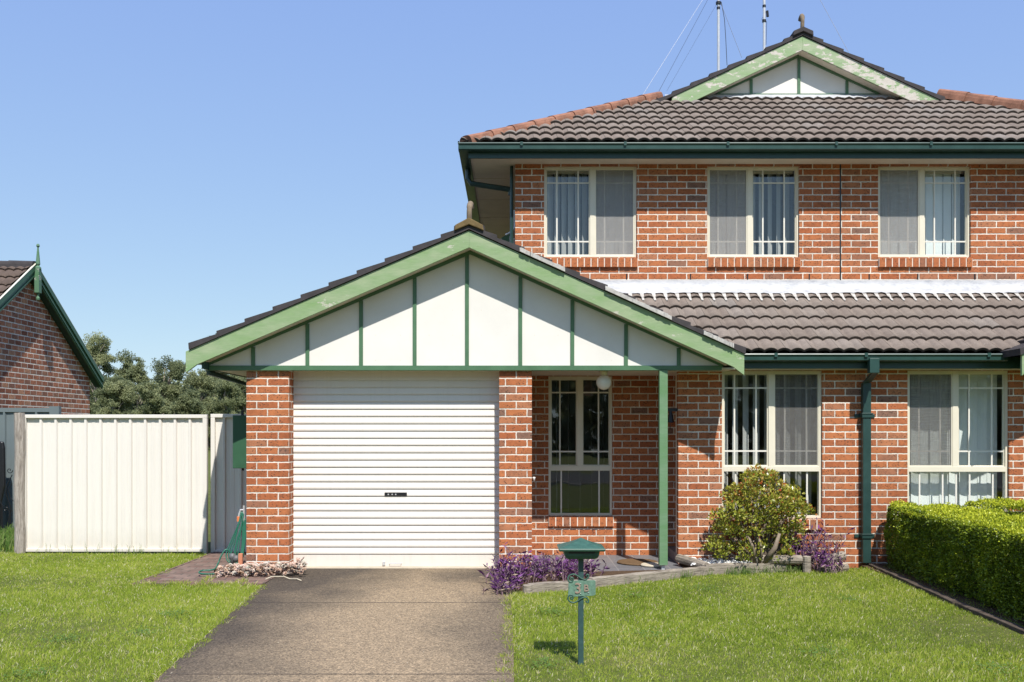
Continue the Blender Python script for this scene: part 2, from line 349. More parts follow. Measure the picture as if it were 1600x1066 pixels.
def brickmap(Y, x0, y0, bw, bh, yside=None):
    """brick units: x0/y0 a joint column/row seen in the photo, bw/bh brick and course size there (px)"""
    X0, Z0, W_, H_ = wx(x0, Y), wz(y0, Y), bw * Y / F, bh * Y / F
    def f(p, k):
        if k == 'x': return ((p[0] - X0) / W_, (p[2] - Z0) / H_)
        if k == 'y': return ((p[1] - Y) / W_ + .5 * 0, (p[2] - Z0) / H_)
        return ((p[0] - X0) / W_, (p[1] - Y) / H_)
    return f
def wall(name, Y, x0, x1, z0, z1, holes, bm, mat, parent, t=.11):
    """brick wall facing the street with openings and brick reveals"""
    m = MB(); xs = sorted({x0, x1, *[h[0] for h in holes], *[h[1] for h in holes]}); zs = sorted({z0, z1, *[h[2] for h in holes], *[h[3] for h in holes]})
    for a, b in zip(xs, xs[1:]):
        for c, d in zip(zs, zs[1:]):
            cx, cz = (a + b) / 2, (c + d) / 2
            if any(h[0] < cx < h[1] and h[2] < cz < h[3] for h in holes): continue
            p = [(a, Y, c), (b, Y, c), (b, Y, d), (a, Y, d)]; m.face(p, [bm(q, 'x') for q in p])
            p = [(b, Y + t, c), (a, Y + t, c), (a, Y + t, d), (b, Y + t, d)]; m.face(p, [bm(q, 'x') for q in p])
    for (a, b, c, d) in [(x0, x1, z0, z1)] + list(holes):
        for X in (a, b):
            p = [(X, Y, c), (X, Y + t, c), (X, Y + t, d), (X, Y, d)]; m.face(p, [bm(q, 'y') for q in p])
        for Z in (c, d):
            p = [(a, Y, Z), (b, Y, Z), (b, Y + t, Z), (a, Y + t, Z)]; m.face(p, [bm(q, 'z') for q in p])
    return m.build(name, mat, parent)
def rowlock(name, Y, x0, x1, z1, h, n, parent, out=.035):
    """sloping sill of bricks on edge"""
    m = MB(); w = (x1 - x0) / n; g = .014
    m2 = MB()
    for i in range(n):
        a, b = x0 + i * w + g / 2, x0 + (i + 1) * w - g / 2; k = (random.randint(0, 400), 2 * random.randint(0, 200)); j = random.uniform(-.003, .003)
        y0, y1 = Y - out + j, Y + .08; zt, zb = z1 - .012, z1 - h
        P = [(a, y0, zb + .006), (b, y0, zb + .006), (b, y0, zt - .012), (a, y0, zt - .012), (a, y1, zt + .012), (b, y1, zt + .012), (a, y1, zb), (b, y1, zb)]
        uv = [(k[0] + .3, k[1] + .35), (k[0] + .7, k[1] + .35), (k[0] + .7, k[1] + .65), (k[0] + .3, k[1] + .65)]
        for q in ((0, 1, 2, 3), (3, 2, 5, 4), (6, 7, 1, 0), (6, 0, 3, 4), (1, 7, 5, 2)): m.face([P[t] for t in q], uv)
    o = m.build(name, M['brick'], parent)
    m2.box(x0 + .003, x1 - .003, Y - out + .0055, Y + .075, z1 - h + .008, z1 - .024); m2.build('sill_mortar', M['pointing'], o)
    return o

# ------------------------------------------------------------------ leaves
def leaf_mesh(name, P, D, N, length, width, rnd, mat, parent=None, fold=.2, blade=False):
    """P base points, D unit leaf directions, N unit normals (numpy n*3); one diamond leaf (or a bent 3-segment blade) each"""
    n = len(P); L = length[:, None]; Wd = width[:, None]; B = np.cross(D, N); B /= np.linalg.norm(B, axis=1)[:, None] + 1e-9
    if blade:
        droop = np.array([0, 0, -1.])[None, :] * L * blade
        V = np.stack([P - B * Wd * .5, P + B * Wd * .5, P + D * L * .55 + B * Wd * .38, P + D * L * .55 - B * Wd * .38, P + D * L + droop], 1)
        idx = np.array([0, 1, 2, 3, 3, 2, 4]); ls, lt = [0, 4], [4, 3]; nv = 5
    else:
        V = np.stack([P, P + D * L * .5 + B * Wd * .5 + N * Wd * fold, P + D * L, P + D * L * .5 - B * Wd * .5 + N * Wd * fold], 1)
        idx = np.array([0, 1, 2, 3]); ls, lt = [0], [4]; nv = 4
    me = bpy.data.meshes.new(name); me.vertices.add(n * nv); me.vertices.foreach_set('co', V.reshape(-1).astype(np.float32))
    k = len(idx); me.loops.add(n * k); me.loops.foreach_set('vertex_index', (np.arange(n)[:, None] * nv + idx[None, :]).reshape(-1).astype(np.int32))
    me.polygons.add(n * len(ls)); me.polygons.foreach_set('loop_start', (np.arange(n)[:, None] * k + np.array(ls)[None, :]).reshape(-1).astype(np.int32))
    me.update(calc_edges=True)
    at = me.attributes.new('rnd', 'FLOAT', 'POINT'); at.data.foreach_set('value', np.repeat(rnd, nv).astype(np.float32))
    me.materials.append(mat); o = bpy.data.objects.new(name, me); C.objects.link(o)
    if parent: o.parent = parent
    return o
def unit(a): return a / (np.linalg.norm(a, axis=1)[:, None] + 1e-9)
def vnoise(p, f, seed=0):
    """smooth value noise 0..1 at points p (n*3)"""
    q = p * f + 100.; i = np.floor(q).astype(np.int64); t = q - i; t = t * t * (3 - 2 * t); o = 0
    for a in (0, 1):
        for b in (0, 1):
            for c in (0, 1):
                h = (i[:, 0] + a) * 73856093 ^ (i[:, 1] + b) * 19349663 ^ (i[:, 2] + c) * 83492791 ^ seed * 2654435761
                h = (h ^ (h >> 13)) * 1274126177 & 0xffffffff; h = ((h ^ (h >> 16)) & 0xffff) / 65535.
                o = o + h * (t[:, 0] if a else 1 - t[:, 0]) * (t[:, 1] if b else 1 - t[:, 1]) * (t[:, 2] if c else 1 - t[:, 2])
    return o
def sphere_dirs(n): return unit(rng.normal(size=(n, 3)))

# ------------------------------------------------------------------ roof tiles
def tiles(name, O, U, Vv, width, length, mat, parent, cuts, course=.32, roll=.15, amp=.03, lift=.028, samp=8, u0=0):
    O, U, Vv = Vector(O), Vector(U).normalized(), Vector(Vv).normalized(); N = U.cross(Vv).normalized()
    if N.z < 0: N = -N
    bm = bmesh.new(); ul = bm.loops.layers.uv.new('UVMap'); nu = int(width / roll * samp); nc = int(math.ceil(length / course))
    prof = [amp * (abs(math.cos(math.pi * (i / samp))) ** .75) for i in range(nu + 1)]
    for c in range(nc):
        a, b = c * course, min((c + 1) * course + .02, length); jit = random.uniform(-.003, .003)
        lo, hi, lip = [], [], []
        for i in range(nu + 1):
            u = i / samp * roll; t = (i // (2 * samp)); jj = ((t * 7919 + c * 104729) % 97) / 97 * .006
            base = O + U * u
            lo.append(bm.verts.new(base + Vv * (a + jj) + N * (prof[i] + lift + jit))); hi.append(bm.verts.new(base + Vv * b + N * (prof[i] * .96 - .002)))
            lip.append(bm.verts.new(base + Vv * (a + jj + .002) + N * (prof[i] * .8 - .012 if c else prof[i] + lift - .03)))
        for i in range(nu):
            ua, ub = (i / samp * roll) / .3 + u0 + c * .5, ((i + 1) / samp * roll) / .3 + u0 + c * .5 - 1e-4
            f = bm.faces.new((lo[i], lo[i + 1], hi[i + 1], hi[i]))
            for l, q in zip(f.loops, ((ua, c + .02), (ub, c + .02), (ub, c + .98), (ua, c + .98))): l[ul].uv = q
            f.smooth = True
            f = bm.faces.new((lip[i], lip[i + 1], lo[i + 1], lo[i]))
            for l, q in zip(f.loops, ((ua, c), (ub, c), (ub, c + .03), (ua, c + .03))): l[ul].uv = q
    for co, no in cuts:                                     # keep the side the normal points away from
        bmesh.ops.bisect_plane(bm, geom=bm.verts[:] + bm.edges[:] + bm.faces[:], plane_co=Vector(co), plane_no=Vector(no), clear_outer=True)
    me = bpy.data.meshes.new(name); bm.to_mesh(me); bm.free(); me.materials.append(mat)
    o = bpy.data.objects.new(name, me); C.objects.link(o); o.parent = parent; return o
def cap_tiles(name, A, B, r, step, mat, parent, mortar=True):
    """half-round ridge or hip caps lapped from A (low) to B (high)"""
    A, B = Vector(A), Vector(B); d = (B - A).normalized(); side = d.cross(Vector((0, 0, 1))).normalized(); up = side.cross(d).normalized()
    n = max(1, round((B - A).length / step)); st = (B - A).length / n; m = MB(); K = 8
    for i in range(n):
        p0, p1 = A + d * (i * st), A + d * ((i + 1) * st + .03); rr = []
        for p, q in ((p0, 1.12), (p1, .96)):
            rr.append([p + side * (math.cos(math.pi * k / K) * r * q) + up * (abs(math.sin(math.pi * k / K)) ** .7 * r * .62 * q - .02) for k in range(K + 1)])
        for k in range(K): m.face([rr[0][k], rr[0][k + 1], rr[1][k + 1], rr[1][k]])
        m.face(list(rr[0])); m.face(list(reversed(rr[1])))
        low = [p0 + side * (s * r * 1.12) + up * h for s in (-1, 1) for h in (-.02, -.09)]; hi = [p1 + side * (s * r * .96) + up * h for s in (-1, 1) for h in (-.02, -.09)]
        m.face([low[0], low[1], hi[1], hi[0]]); m.face([low[2], low[3], hi[3], hi[2]]); m.face([low[0], low[2], low[3], low[1]])
    return m.build(name, mat, parent)

# ================================================================== THE HOUSE
house = thing('brick_house', 'two storey orange brick duplex with green trim, tiled roofs and a white garage door', 'house')
YP, YR, YB, YU = 10.75, 11.15, 12.0, 12.4
bmP = brickmap(YP, 418, 603.2, 33.8, 11.92); bmR = brickmap(YR, 1320.8, 663.6, 32.8, 11.35)
bmB = brickmap(YB, 985.5, 689.3, 26.9, 10.57); bmU = brickmap(YU, 1027.6, 325.05, 30.25, 10.18)
ZS = 2.243                                                  # underside of the ground-floor eaves
# --- garage piers and side walls
pl0, pl1, pr0, pr1 = wx(385, YP), wx(451.5, YP), wx(780, YP), wx(831, YP)
MB().box(pl0, pl1, YP, YP + .35, -.1, ZS, bmP).build('brick_pier', M['brick'], house)
MB().box(pl0, pl0 + .11, YP + .35, 17, -.1, ZS + .1, bmP).build('garage_side_wall', M['brick'], house)
MB().box(pr0, pr1, YP, YP + .35, -.1, ZS, bmP).build('brick_pier', M['brick'], house)
MB().box(pr0 + .12, pr1, YP + .35, YB, -.1, ZS, bmP).build('garage_side_wall', M['brick'], house)
MB().box(pl0, .3, 16.9, 17, -.1, 3.0, bmP).build('rear_wall', M['brick'], house)
# --- porch back wall, right front wall
pw = (wx(857, YB), wx(957, YB), wz(806, YB), wz(588, YB))
wall('porch_wall', YB, pr1, 2.35, -.1, ZS + .02, [pw], bmB, M['brick'], house)
w4 = (wx(1128, YR), wx(1285, YR), wz(810, YR), ZS + .012); w5 = (wx(1418, YR), wx(1577, YR), wz(810, YR), ZS + .012)
xR0 = wx(1060, YR)
wall('front_wall', YR, xR0, 9.3, -.1, ZS + .015, [w4, w5], bmR, M['brick'], house)
MB().box(2.2, 2.31, YR + .111, YB - .001, -.1, .12, bmR).build('entry_wall', M['brick'], house); MB().box(2.2, 2.31, YR + .111, YB - .001, 2.12, ZS, bmR).build('entry_wall', M['brick'], house)
MB().box(xR0 + .005, 2.2, YR + .111, YR + .2, -.1, ZS, bmR).build('entry_wall', M['brick'], house) if False else None
d = MB(); d.box(xR0 + .002, xR0 + .06, YR + .112, YR + .19, .12, ZS - .01).box(2.12, 2.2, YB - .1, YB - .003, .12, 2.11)
d.box(xR0 + .002, 2.2, YR + .112, YR + .19, 2.10, ZS - .01); df = d.build('door_frame', M['cream'], house, bevel=.003)
MB().box(2.21, 2.25, YR + .2, YB - .1, .13, 2.1).build('front_door', M['cream'], house, bevel=.003)
MB().box(xR0 - .0, 2.32, YR + .113, YB - .003, 0.004, .115).build('door_step', M['slab'], house, bevel=.004)
# wall lantern and number beside the door
l_ = MB(); l_.box(wx(1044, 11.2), xR0 + .02, 11.19, 11.22, wz(643, 11.2), wz(638, 11.2)); l_.tube([(wx(1048, 11.2), 11.2, wz(643, 11.2)), (wx(1048, 11.2), 11.2, wz(660, 11.2))], [.016, .04], 6)
l_.tube([(wx(1047, 11.2), 11.2, wz(660, 11.2)), (wx(1047, 11.2), 11.2, wz(671, 11.2))], .004, 5)
lo = l_.build('hanging_door_bell', M['black'], None); tag(lo, 'small black bell on a bracket at the edge of the front door recess', 'bell')
# --- upper wall
wu = [(wx(a, YU), wx(b, YU), wz(402, YU), wz(259.5, YU)) for a, b in ((850, 995), (1105, 1249), (1372, 1517))]
xU0 = wx(805, YU); zU1 = wz(257, YU) + .02
wall('upper_wall', YU, xU0, 9.3, 2.4, zU1, wu, bmU, M['brick'], house)
MB().box(xU0, xU0 + .11, YU + .11, 20, 2.4, zU1, bmU).build('upper_side_wall', M['brick'], house)
MB().box(xU0, 9.3, 19.9, 20, 0, zU1, bmU).box(9.19, 9.3, YR + .11, 19.9, 0, zU1, bmU).build('rear_wall', M['brick'], house)
MB().box(wx(1312, YU), wx(1314.2, YU), YU - .003, YU + .01, 3.45, zU1 - .02).build('control_joint', M['black'], house)
MB().box(.3, 9.1, 14.4, 14.5, 0, 4.95).build('interior_wall', M['interior'], house)
MB().box(.3, 9.1, YU + .15, 14.4, 2.62, 2.72).build('upper_floor', M['interior'], house)
MB().box(2.4, 9.1, YR + .3, 14.4, -.05, .02).build('ground_floor', M['interior'], house); MB().box(.3, 2.399, YB + .2, 14.4, -.05, .02).build('ground_floor', M['interior'], house)
MB().box(2.0, 9.1, YR + .15, 12.6, 2.40, 2.43).box(.3, 9.1, YU + .15, 14.4, 5.02, 5.06).build('ceiling', M['interior'], house)
# --- weep holes in the bottom upper course
for px in (889, 978, 1078, 1167, 1263.5, 1357, 1433, 1522): MB().box(wx(px, YU), wx(px + 2, YU), YU - .002, YU + .01, wz(437, YU), wz(428, YU)).build('weep_hole', M['black'], house)

# --- windows
def glazing(win, Yf, x0, x1, z0, z1, vb, hb):
    MB().box(x0, x1, Yf + .012, Yf + .016, z0, z1).build('glass_pane', M['glass'], win)
    m = MB(); t = .009
    if not hb:
        for f in vb: MB().box(x0 + (x1 - x0) * f - t, x0 + (x1 - x0) * f + t, Yf - .0, Yf + .009, z0, z1).build('glazing_bar', M['white_bar'], win)
        return
    for f in vb: m.box(x0 + (x1 - x0) * f - t, x0 + (x1 - x0) * f + t, Yf - .0, Yf + .009, z0, z1)
    for f in hb: m.box(x0, x1, Yf + .001, Yf + .008, z1 - (z1 - z0) * f - t, z1 - (z1 - z0) * f + t)
    if vb or hb: m.build('glazing_bars', M['white_bar'], win)
def window(hole, Y, mull, screen, trans=None, vb=((.235, .745), (.235, .745)), hb=(.15, .845), lower=None, label=None, sill=.14):
    x0, x1, z0, z1 = hole; Yf = Y + .045; fr = .028; m = MB()
    m.box(x0, x0 + fr, Yf - .012, Yf + .055, z0, z1).box(x1 - fr, x1, Yf - .012, Yf + .055, z0, z1)
    m.box(x0 + fr, x1 - fr, Yf - .012, Yf + .055, z1 - fr, z1).box(x0 + fr, x1 - fr, Yf - .012, Yf + .055, z0, z0 + fr)
    zt = z0 + fr
    if trans is not None: m.box(x0 + fr, x1 - fr, Yf - .014, Yf + .05, trans - .03, trans + .03); zt = trans + .03
    xm = x0 + (x1 - x0) * mull; m.box(xm - .032, xm + .032, Yf - .010, Yf + .048, zt, z1 - fr)
    # sliding sash frames
    for s, (a, b) in enumerate(((x0 + fr, xm - .032), (xm + .032, x1 - fr))):
        q = .014; yy = Yf - .004 if s == screen else Yf + .006
        m.box(a, a + q, yy, Yf + .04, zt, z1 - fr).box(b - q, b, yy, Yf + .04, zt, z1 - fr).box(a + q, b - q, yy, Yf + .04, z1 - fr - q, z1 - fr).box(a + q, b - q, yy, Yf + .04, zt, zt + q)
    win = m.build('window', M['cream'], house, bevel=.002)
    if label: win['label'] = label
    for s, (a, b) in enumerate(((x0 + fr + .014, xm - .046), (xm + .046, x1 - fr - .014))):
        glazing(win, Yf + .01, a, b, zt + .014, z1 - fr - .014, vb[s], hb)
        if s == screen: MB().box(a, b, Yf + .0, Yf + .002, zt + .014, z1 - fr - .014).build('flyscreen', M['screen' if z0 > 3 else 'screen_dark'], win)
    if trans is not None:
        glazing(win, Yf + .01, x0 + fr, x1 - fr, z0 + fr, trans - .03, lower or (), ())
    if sill: rowlock('brick_sill', Y, x0, x1 + .012, z0 + .004, sill, max(6, round((x1 - x0) / .086)), house)
    return win
window(wu[0], YU, .525, 1, label='upper window nearest the roof corner'); window(wu[1], YU, .47, 0, label='middle upper window'); window(wu[2], YU, .485, 0, label='upper window with closed pale blinds')
window(w4, YR, .50, 1, wz(733, YR), lower=(.13, .37, .64, .88)); window(w5, YR, .485, 0, wz(733.5, YR), lower=(.12, .36, .5, .64, .88), label='ground floor window with closed pale blinds')
window(pw, YB, .49, 9, wz(732, YB), vb=((.34,), (.6,)), hb=(.15, .845), lower=(.18, .82), label='dark porch window')

def blind(hole, Y, slats, label, mat='blind_white', z0=None, wy=.16):
    """vertical blind: head rail and hanging slats; slats = (fraction0, fraction1, yaw degrees, pitch in m)"""
    x0, x1, zb, z1 = hole; zb = z0 if z0 is not None else zb; m = MB(); Yb = Y + wy + .08
    for f0, f1, yaw, pitch in slats:
        a, b = x0 + (x1 - x0) * f0, x0 + (x1 - x0) * f1; n = max(1, int((b - a) / pitch))
        for i in range(n):
            c = a + (i + .5) * (b - a) / n; t = math.radians(yaw + random.uniform(-5, 5)); hw = .06; dx, dy = math.cos(t) * hw, math.sin(t) * hw
            zz = zb + .03 + random.uniform(0, .012)
            pts = [(c - dx, Yb - dy), (c - dx * .3, Yb - dy * .3 + .006), (c + dx * .3, Yb + dy * .3 + .006), (c + dx, Yb + dy)]
            for p, q in zip(pts, pts[1:]): m.face([(*p, zz), (*q, zz), (*q, z1 - .04), (*p, z1 - .04)])
    o = m.build('vertical_blind', M[mat]); MB().box(x0 + .02, x1 - .02, Yb - .02, Yb + .02, z1 - .04, z1 + .01).build('head_rail', M['cream'], o)
    return tag(o, label, 'blind', 'vertical blinds in the windows')
blind(wu[0], YU, [(.04, .49, 50, .088), (.5, .98, 12, .115)], 'half open vertical blind behind the upper window nearest the roof corner', 'curtain')
blind(wu[1], YU, [(.03, .48, 14, .115), (.5, .97, 46, .095)], 'half open vertical blind behind the middle upper window', 'curtain')
blind(wu[2], YU, [(.02, .98, 7, .112)], 'closed pale vertical blind behind the upper window right of the dark wall joint')
blind(w4, YR, [(.02, .98, 42, .118)], 'open vertical blind behind the ground floor window with the round bush before it', 'curtain')
blind(w5, YR, [(.02, .98, 7, .112)], 'closed pale vertical blind behind the ground floor window above the hedge')
blind(pw, YB, [(.05, .98, 86, .13)], 'vertical blind turned edge on behind the dark porch window', 'net')

# --- garage door
gd = MB(); Yd = 10.98; gx0, gx1 = pl1 - .05, pr0 + .05; prof = [(Yd + .03, -.0)]; pitch = 11.32 / F * Yd; z = wz(866, Yd); zt = wz(606, Yd)
prof = [(Yd, 0.005), (Yd - .002, z - .012)]
while z < ZS + .05:
    prof += [(Yd + .007, z - .007), (Yd + .007, z + .001), (Yd - .009, z + .004), (Yd - .011, z + .02), (Yd - .006, z + pitch * .5), (Yd, z + pitch - .012)]; z += pitch
for (ya, za), (yb, zb) in zip(prof, prof[1:]): gd.face([(gx0, ya, za), (gx1, ya, za), (gx1, yb, zb), (gx0, yb, zb)])
gdo = gd.build('garage_door', M['door'], house); gdo['label'] = 'white ribbed roller door'
lk = MB().box(wx(601, Yd), wx(636, Yd), Yd - .012, Yd - .001, wz(775, Yd), wz(769.5, Yd)).build('lock_plate', M['black'], gdo)
for px in (606, 612, 617.5): MB().box(wx(px, Yd), wx(px + 2, Yd), Yd - .016, Yd - .012, wz(773.5, Yd), wz(771.5, Yd)).build('lock_stud', M['steel'], gdo)
h = MB(); h.tube([(wx(609, Yd), Yd - .002, .04), (wx(609, Yd), Yd - .03, .04), (wx(627, Yd), Yd - .03, .04), (wx(627, Yd), Yd - .002, .04)], .006, 6).box(wx(598, Yd), wx(602, Yd), Yd - .02, Yd - .001, .02, .06)
h.build('handle', M['steel'], gdo)
MB().box(pl1, pr0, Yd - .01, Yd + .4, wz(588, Yd), ZS + .03).build('door_drum', M['door'], gdo)

# --- the gables
def garage_gable(xa, xl, xr, sl, sr, za, yb, yp, panel_z0, trims, bargemat, h=.187, ytail=.225, depth=17., side=None, base=True):
    """barge boards, soffit lining, sheet panel with cover strips and stepped verge tiles of one gable (apex xa, ends xl/xr)"""
    zr = lambda X: za - (sl if X < xa else sr) * abs(X - xa)
    for s, xe in ((-1, xl), (1, xr)):
        poly = [(xa, za), (xa, za - h), (xe - s * .12, zr(xe - s * .12) - h), (xe, zr(xe) - ytail), (xe, zr(xe) + .008)]
        MB().prism(poly if s < 0 else list(reversed(poly)), yb, yb + .036).build('barge_board', bargemat, house, bevel=.003)
    m = MB(); t = MB()
    for s, xe in ((-1, xl), (1, xr)):
        q = [(xa, za - h + .03), (xe - s * .15, zr(xe - s * .15) - h + .03), (xe - s * .15, zr(xe - s * .15) - h + .018), (xa, za - h + .018)]
        m.prism(q, yb + .037, yp - .001)
        lim = xa + s * (za - h - panel_z0) / (sl if s < 0 else sr)
        q = [(xa, za - h + .017), (lim, panel_z0 + .017), (lim + s * .02, panel_z0 - .02), (xa, za - h - .026)]
        t.prism(q, yp - .022, yp + .01)
    m.build('verge_lining', M['soffit'], house)
    xa0, xb0 = xa - (za - h - panel_z0) / sl, xa + (za - h - panel_z0) / sr
    MB().prism([(xa0, panel_z0), (xb0, panel_z0), (xa, za - h + .01)], yp, yp + .03).build('gable_panel', M['panel'], house)
    nh_ = MB()
    for px in trims:
        for dx in (-.16, .16):
            zt2 = zr(px + dx) - h - .05; zq = panel_z0 + .06
            while zq < zt2: nh_.box(px + dx - .0035, px + dx + .0035, yp - .0015, yp + .001, zq - .0035, zq + .0035); zq += .28
    nl_ = nh_.build('nail_heads', M['soffit'], house) if nh_.v else None
    if nl_: nl_['kind'] = 'stuff'
    for px in trims:
        X = px; zt = zr(X) - h - .02
        if zt > panel_z0 + .02: MB().box(X - .021, X + .021, yp - .016, yp - .001, panel_z0 + .001, zt).build('cover_strip', M['green'], house)
    if base: t.box(xa0 + .0, xb0, yp - .020, yp + .08, panel_z0 - .052, panel_z0)
    t.build('gable_trim', M['green'], house)
    return zr
zA = wz(360, 10.45)
def verge_tiles(xa, xl, xr, sl, sr, za, y0, y1, name, yr=None):
    """stepped tiles of both slopes: each course a wedge across the roof"""
    out = []
    for s, xe, sq in ((-1, xl, sl), (1, xr, sr)):
        m = MB(); ln = abs(xe - xa) + .03; n = max(3, round(ln / .292)); st = ln / n; c = math.cos(math.atan(sq))
        for i in range(n):
            a, b = xe + s * .03 - s * i * st, xe + s * .03 - s * (i + 1) * st - s * .02
            if i == n - 1: b = xa
            za_, zb_ = za - sq * abs(a - xa), za - sq * abs(b - xa)
            poly = [(a, za_ + .010), (a + s * .005, za_ + .082), (b, zb_ + .048), (b, zb_ + .010)]
            yj = random.uniform(-.004, .004); m.prism(poly if s > 0 else list(reversed(poly)), y0 + yj, y1)
        out.append(m.build(name, M['verge'], house))
    return out
# garage gable
xa, xl, xr = wx(733, 10.45), wx(290, 10.45), wx(1163, 10.45)
trX = [wx(p, YP) for p in (397, 481.5, 565, 648.5, 730, 813, 894, 977.5, 1059.5)]
zg = garage_gable(xa, xl, xr, .43, .452, zA, 10.45, YP - .03, wz(571.5, YP - .03), trX, M['barge'])
verge_tiles(xa, xl + .07, xr - .02, .43, .452, zA, 10.43, 16.9, 'garage_roof')
MB().prism([(xa - .17, zA + .0), (xa, zA + .07), (xa + .17, zA + .0), (xa + .165, zA + .055), (xa, zA + .125), (xa - .165, zA + .055)], 10.48, 17).build('ridge_caps', M['verge'], house)
fz = MB(); fz.prism([(xa - .16, zA - .012), (xa, zA + .055), (xa + .16, zA - .012), (xa + .15, zA + .05), (xa, zA + .13), (xa - .15, zA + .05)], 10.40, 10.47)
fz.build('ridge_end', simple('lichen_tile', (.17, .12, .055), .9, .45, 12, .2, 90, bump=.5), house, bevel=.008)
def finial(X, Y, z0, hgt, name='roof_finial'):
    p = [(X, Y, z0 - .1), (X, Y, z0), (X - .0, Y - .012, z0 + hgt * .45), (X + .004, Y, z0 + hgt * .75), (X + .01, Y + .05, z0 + hgt), (X + .012, Y + .11, z0 + hgt * .96), (X + .012, Y + .14, z0 + hgt * .8)]
    m = MB(); n = 8; pts = [Vector(q) for q in p]
    m.tube(smoothpath(pts, 3), [.034 if i > 8 else .029 for i in range(18)] + [.012], 10)
    return m.build(name, simple('finial_clay', (.22, .17, .12), .9, .4, 18, .2, 90, bump=.4), house, smooth=True)
finial(xa + .0, 10.5, zA + .11, .20)
# pale mortar and lead pieces along the right verge of the garage roof
for p0, p1 in ((812, 828), (829, 883), (946, 1003), (1003, 1050), (1100, 1128), (1128, 1147)):
    X0, X1 = wx(p0, 10.4), wx(p1, 10.4); z0, z1 = zA - .452 * (X0 - xa), zA - .452 * (X1 - xa)
    n = 8; b = MB()
    for i in range(n):
        f0, f1 = i / n, (i + 1) / n; h0 = .056 + random.uniform(0, .008)
        q0, q1 = X0 + (X1 - X0) * f0, X0 + (X1 - X0) * f1
        Z0, Z1 = z0 + (z1 - z0) * f0, z0 + (z1 - z0) * f1
        b.prism([(q0, Z0 + .014), (q1, Z1 + .014), (q1, Z1 + h0), (q0, Z0 + h0 - .003)], 10.405 + random.uniform(-.004, .004), 10.44)
    b.build('verge_mortar', M['bedding'], house)
# soffit, fascia and gutter of the garage's left eave
xe = -3.36
MB().box(xe, pl0, YP + .0, 17, ZS, ZS + .02).build('eave_soffit', M['soffit'], house)
MB().box(xe - .02, xe - .001, YP - .25, 17, ZS - .01, ZS + .17).build('fascia', M['eave_green'], house)
MB().box(-3.58, xe - .021, YP + .15, 17, ZS + .07, ZS + .16).build('gutter', M['dark_green'], house, bevel=.01)
gp = MB(); gp.tube([(-3.40, 10.80, ZS + .08), (-3.40, 10.80, ZS - .03), (-3.01, 11.25, 2.075), (-3.01, 11.25, .02)], .036, 8); gp.build('downpipe', M['dark_green'], house)
MB().box(pl0, pr0, YP + .0, Yd + .4, ZS, ZS + .03).box(pl1 + .0, pr0, YP + .02, YP + .08, ZS + .031, ZS + .04).build('door_head', M['soffit'], house)
MB().box(pr1 - .02, 2.5, YP - .0, YB + .1, ZS + .001, ZS + .02).build('porch_ceiling', M['soffit'], house)
# porch post on its steel stirrup
po = MB().box(wx(1030, 10.72), wx(1043, 10.72), 10.70, 10.79, .055, ZS - .002).build('porch_post', M['post_green'], house, bevel=.004)
MB().box(wx(1034, 10.72), wx(1039, 10.72), 10.73, 10.76, 0, .056).build('post_foot', M['steel'], po)
# globe light
gx, gy, gz = wx(943.5, 11.0), 11.0, wz(597.5, 11.0)
g = MB(); pr = [(.088 * math.sin(math.pi * i / 16), -.088 * math.cos(math.pi * i / 16)) for i in range(17)]; g.lathe(pr, (gx, gy, gz), 28)
go = g.build('porch_light', M['globe'], None, smooth=True); tag(go, 'round white globe lamp under the porch ceiling', 'light')
MB().lathe([(.03, .075), (.045, .10), (.05, .13), (.0, .132)], (gx, gy, gz), 20).build('lamp_holder', M['cream'], go, smooth=True)

# --- lower roof with gutter, fascia, soffit, downpipe
YG = 10.80; T1 = .59; zT = 2.440; yT = 10.86; L1 = 1.56
V1 = Vector((0, 1, T1)).normalized()
n_g = Vector((.452, 0, 1)); co_g = Vector((xa, 0, zA + .0))         # the garage roof's right slope
xm2 = 8.57; n_g2 = Vector((-.452, 0, 1))
tiles('porch_roof', (1.0, yT, zT), (1, 0, 0), V1, 8.2, (YU - .10 - yT) / V1.y, M['tile'], house, [(co_g, -n_g), ((xm2, 0, zA), -n_g2)], course=.305, roll=.1495, amp=.03)
MB().face([(.0, yT + .05, zT - .04), (9.3, yT + .05, zT - .04), (9.3, YU, zT - .04 + T1 * (YU - yT - .05)), (0, YU, zT - .04 + T1 * (YU - yT - .05))]) and None
ua = MB(); ua.face([(2.4, yT + .02, zT - .05), (9.3, yT + .02, zT - .05), (9.3, YU - .01, zT - .04 + T1 * (YU - yT - .05)), (-.0, YU - .01, zT - .04 + T1 * (YU - yT - .05))]); ua.build('roof_underlay', M['verge'], house)
fl = MB(); n = 150
zf0 = wz(438, YU)
for i in range(n):
    X0, X1 = .3 + i * .06, .3 + (i + 1) * .06
    e0, e1 = [.006 * math.cos(2 * math.pi * (X - 1.0) / .1495) + .006 * math.sin(X * 3.1) for X in (X0, X1)]
    fl.face([(X0, YU - .012, zf0 - .075), (X1, YU - .012, zf0 - .075), (X1, YU - .008, zf0), (X0, YU - .008, zf0)])
    zz = lambda Y: zT + T1 * (Y - yT) + .045
    fl.face([(X0, YU - .125, zz(YU - .125) + e0), (X1, YU - .125, zz(YU - .125) + e1), (X1, YU - .012, zf0 - .075), (X0, YU - .012, zf0 - .075)])
fo = fl.build('lead_flashing', M['lead'], house, smooth=True)
bd = MB()
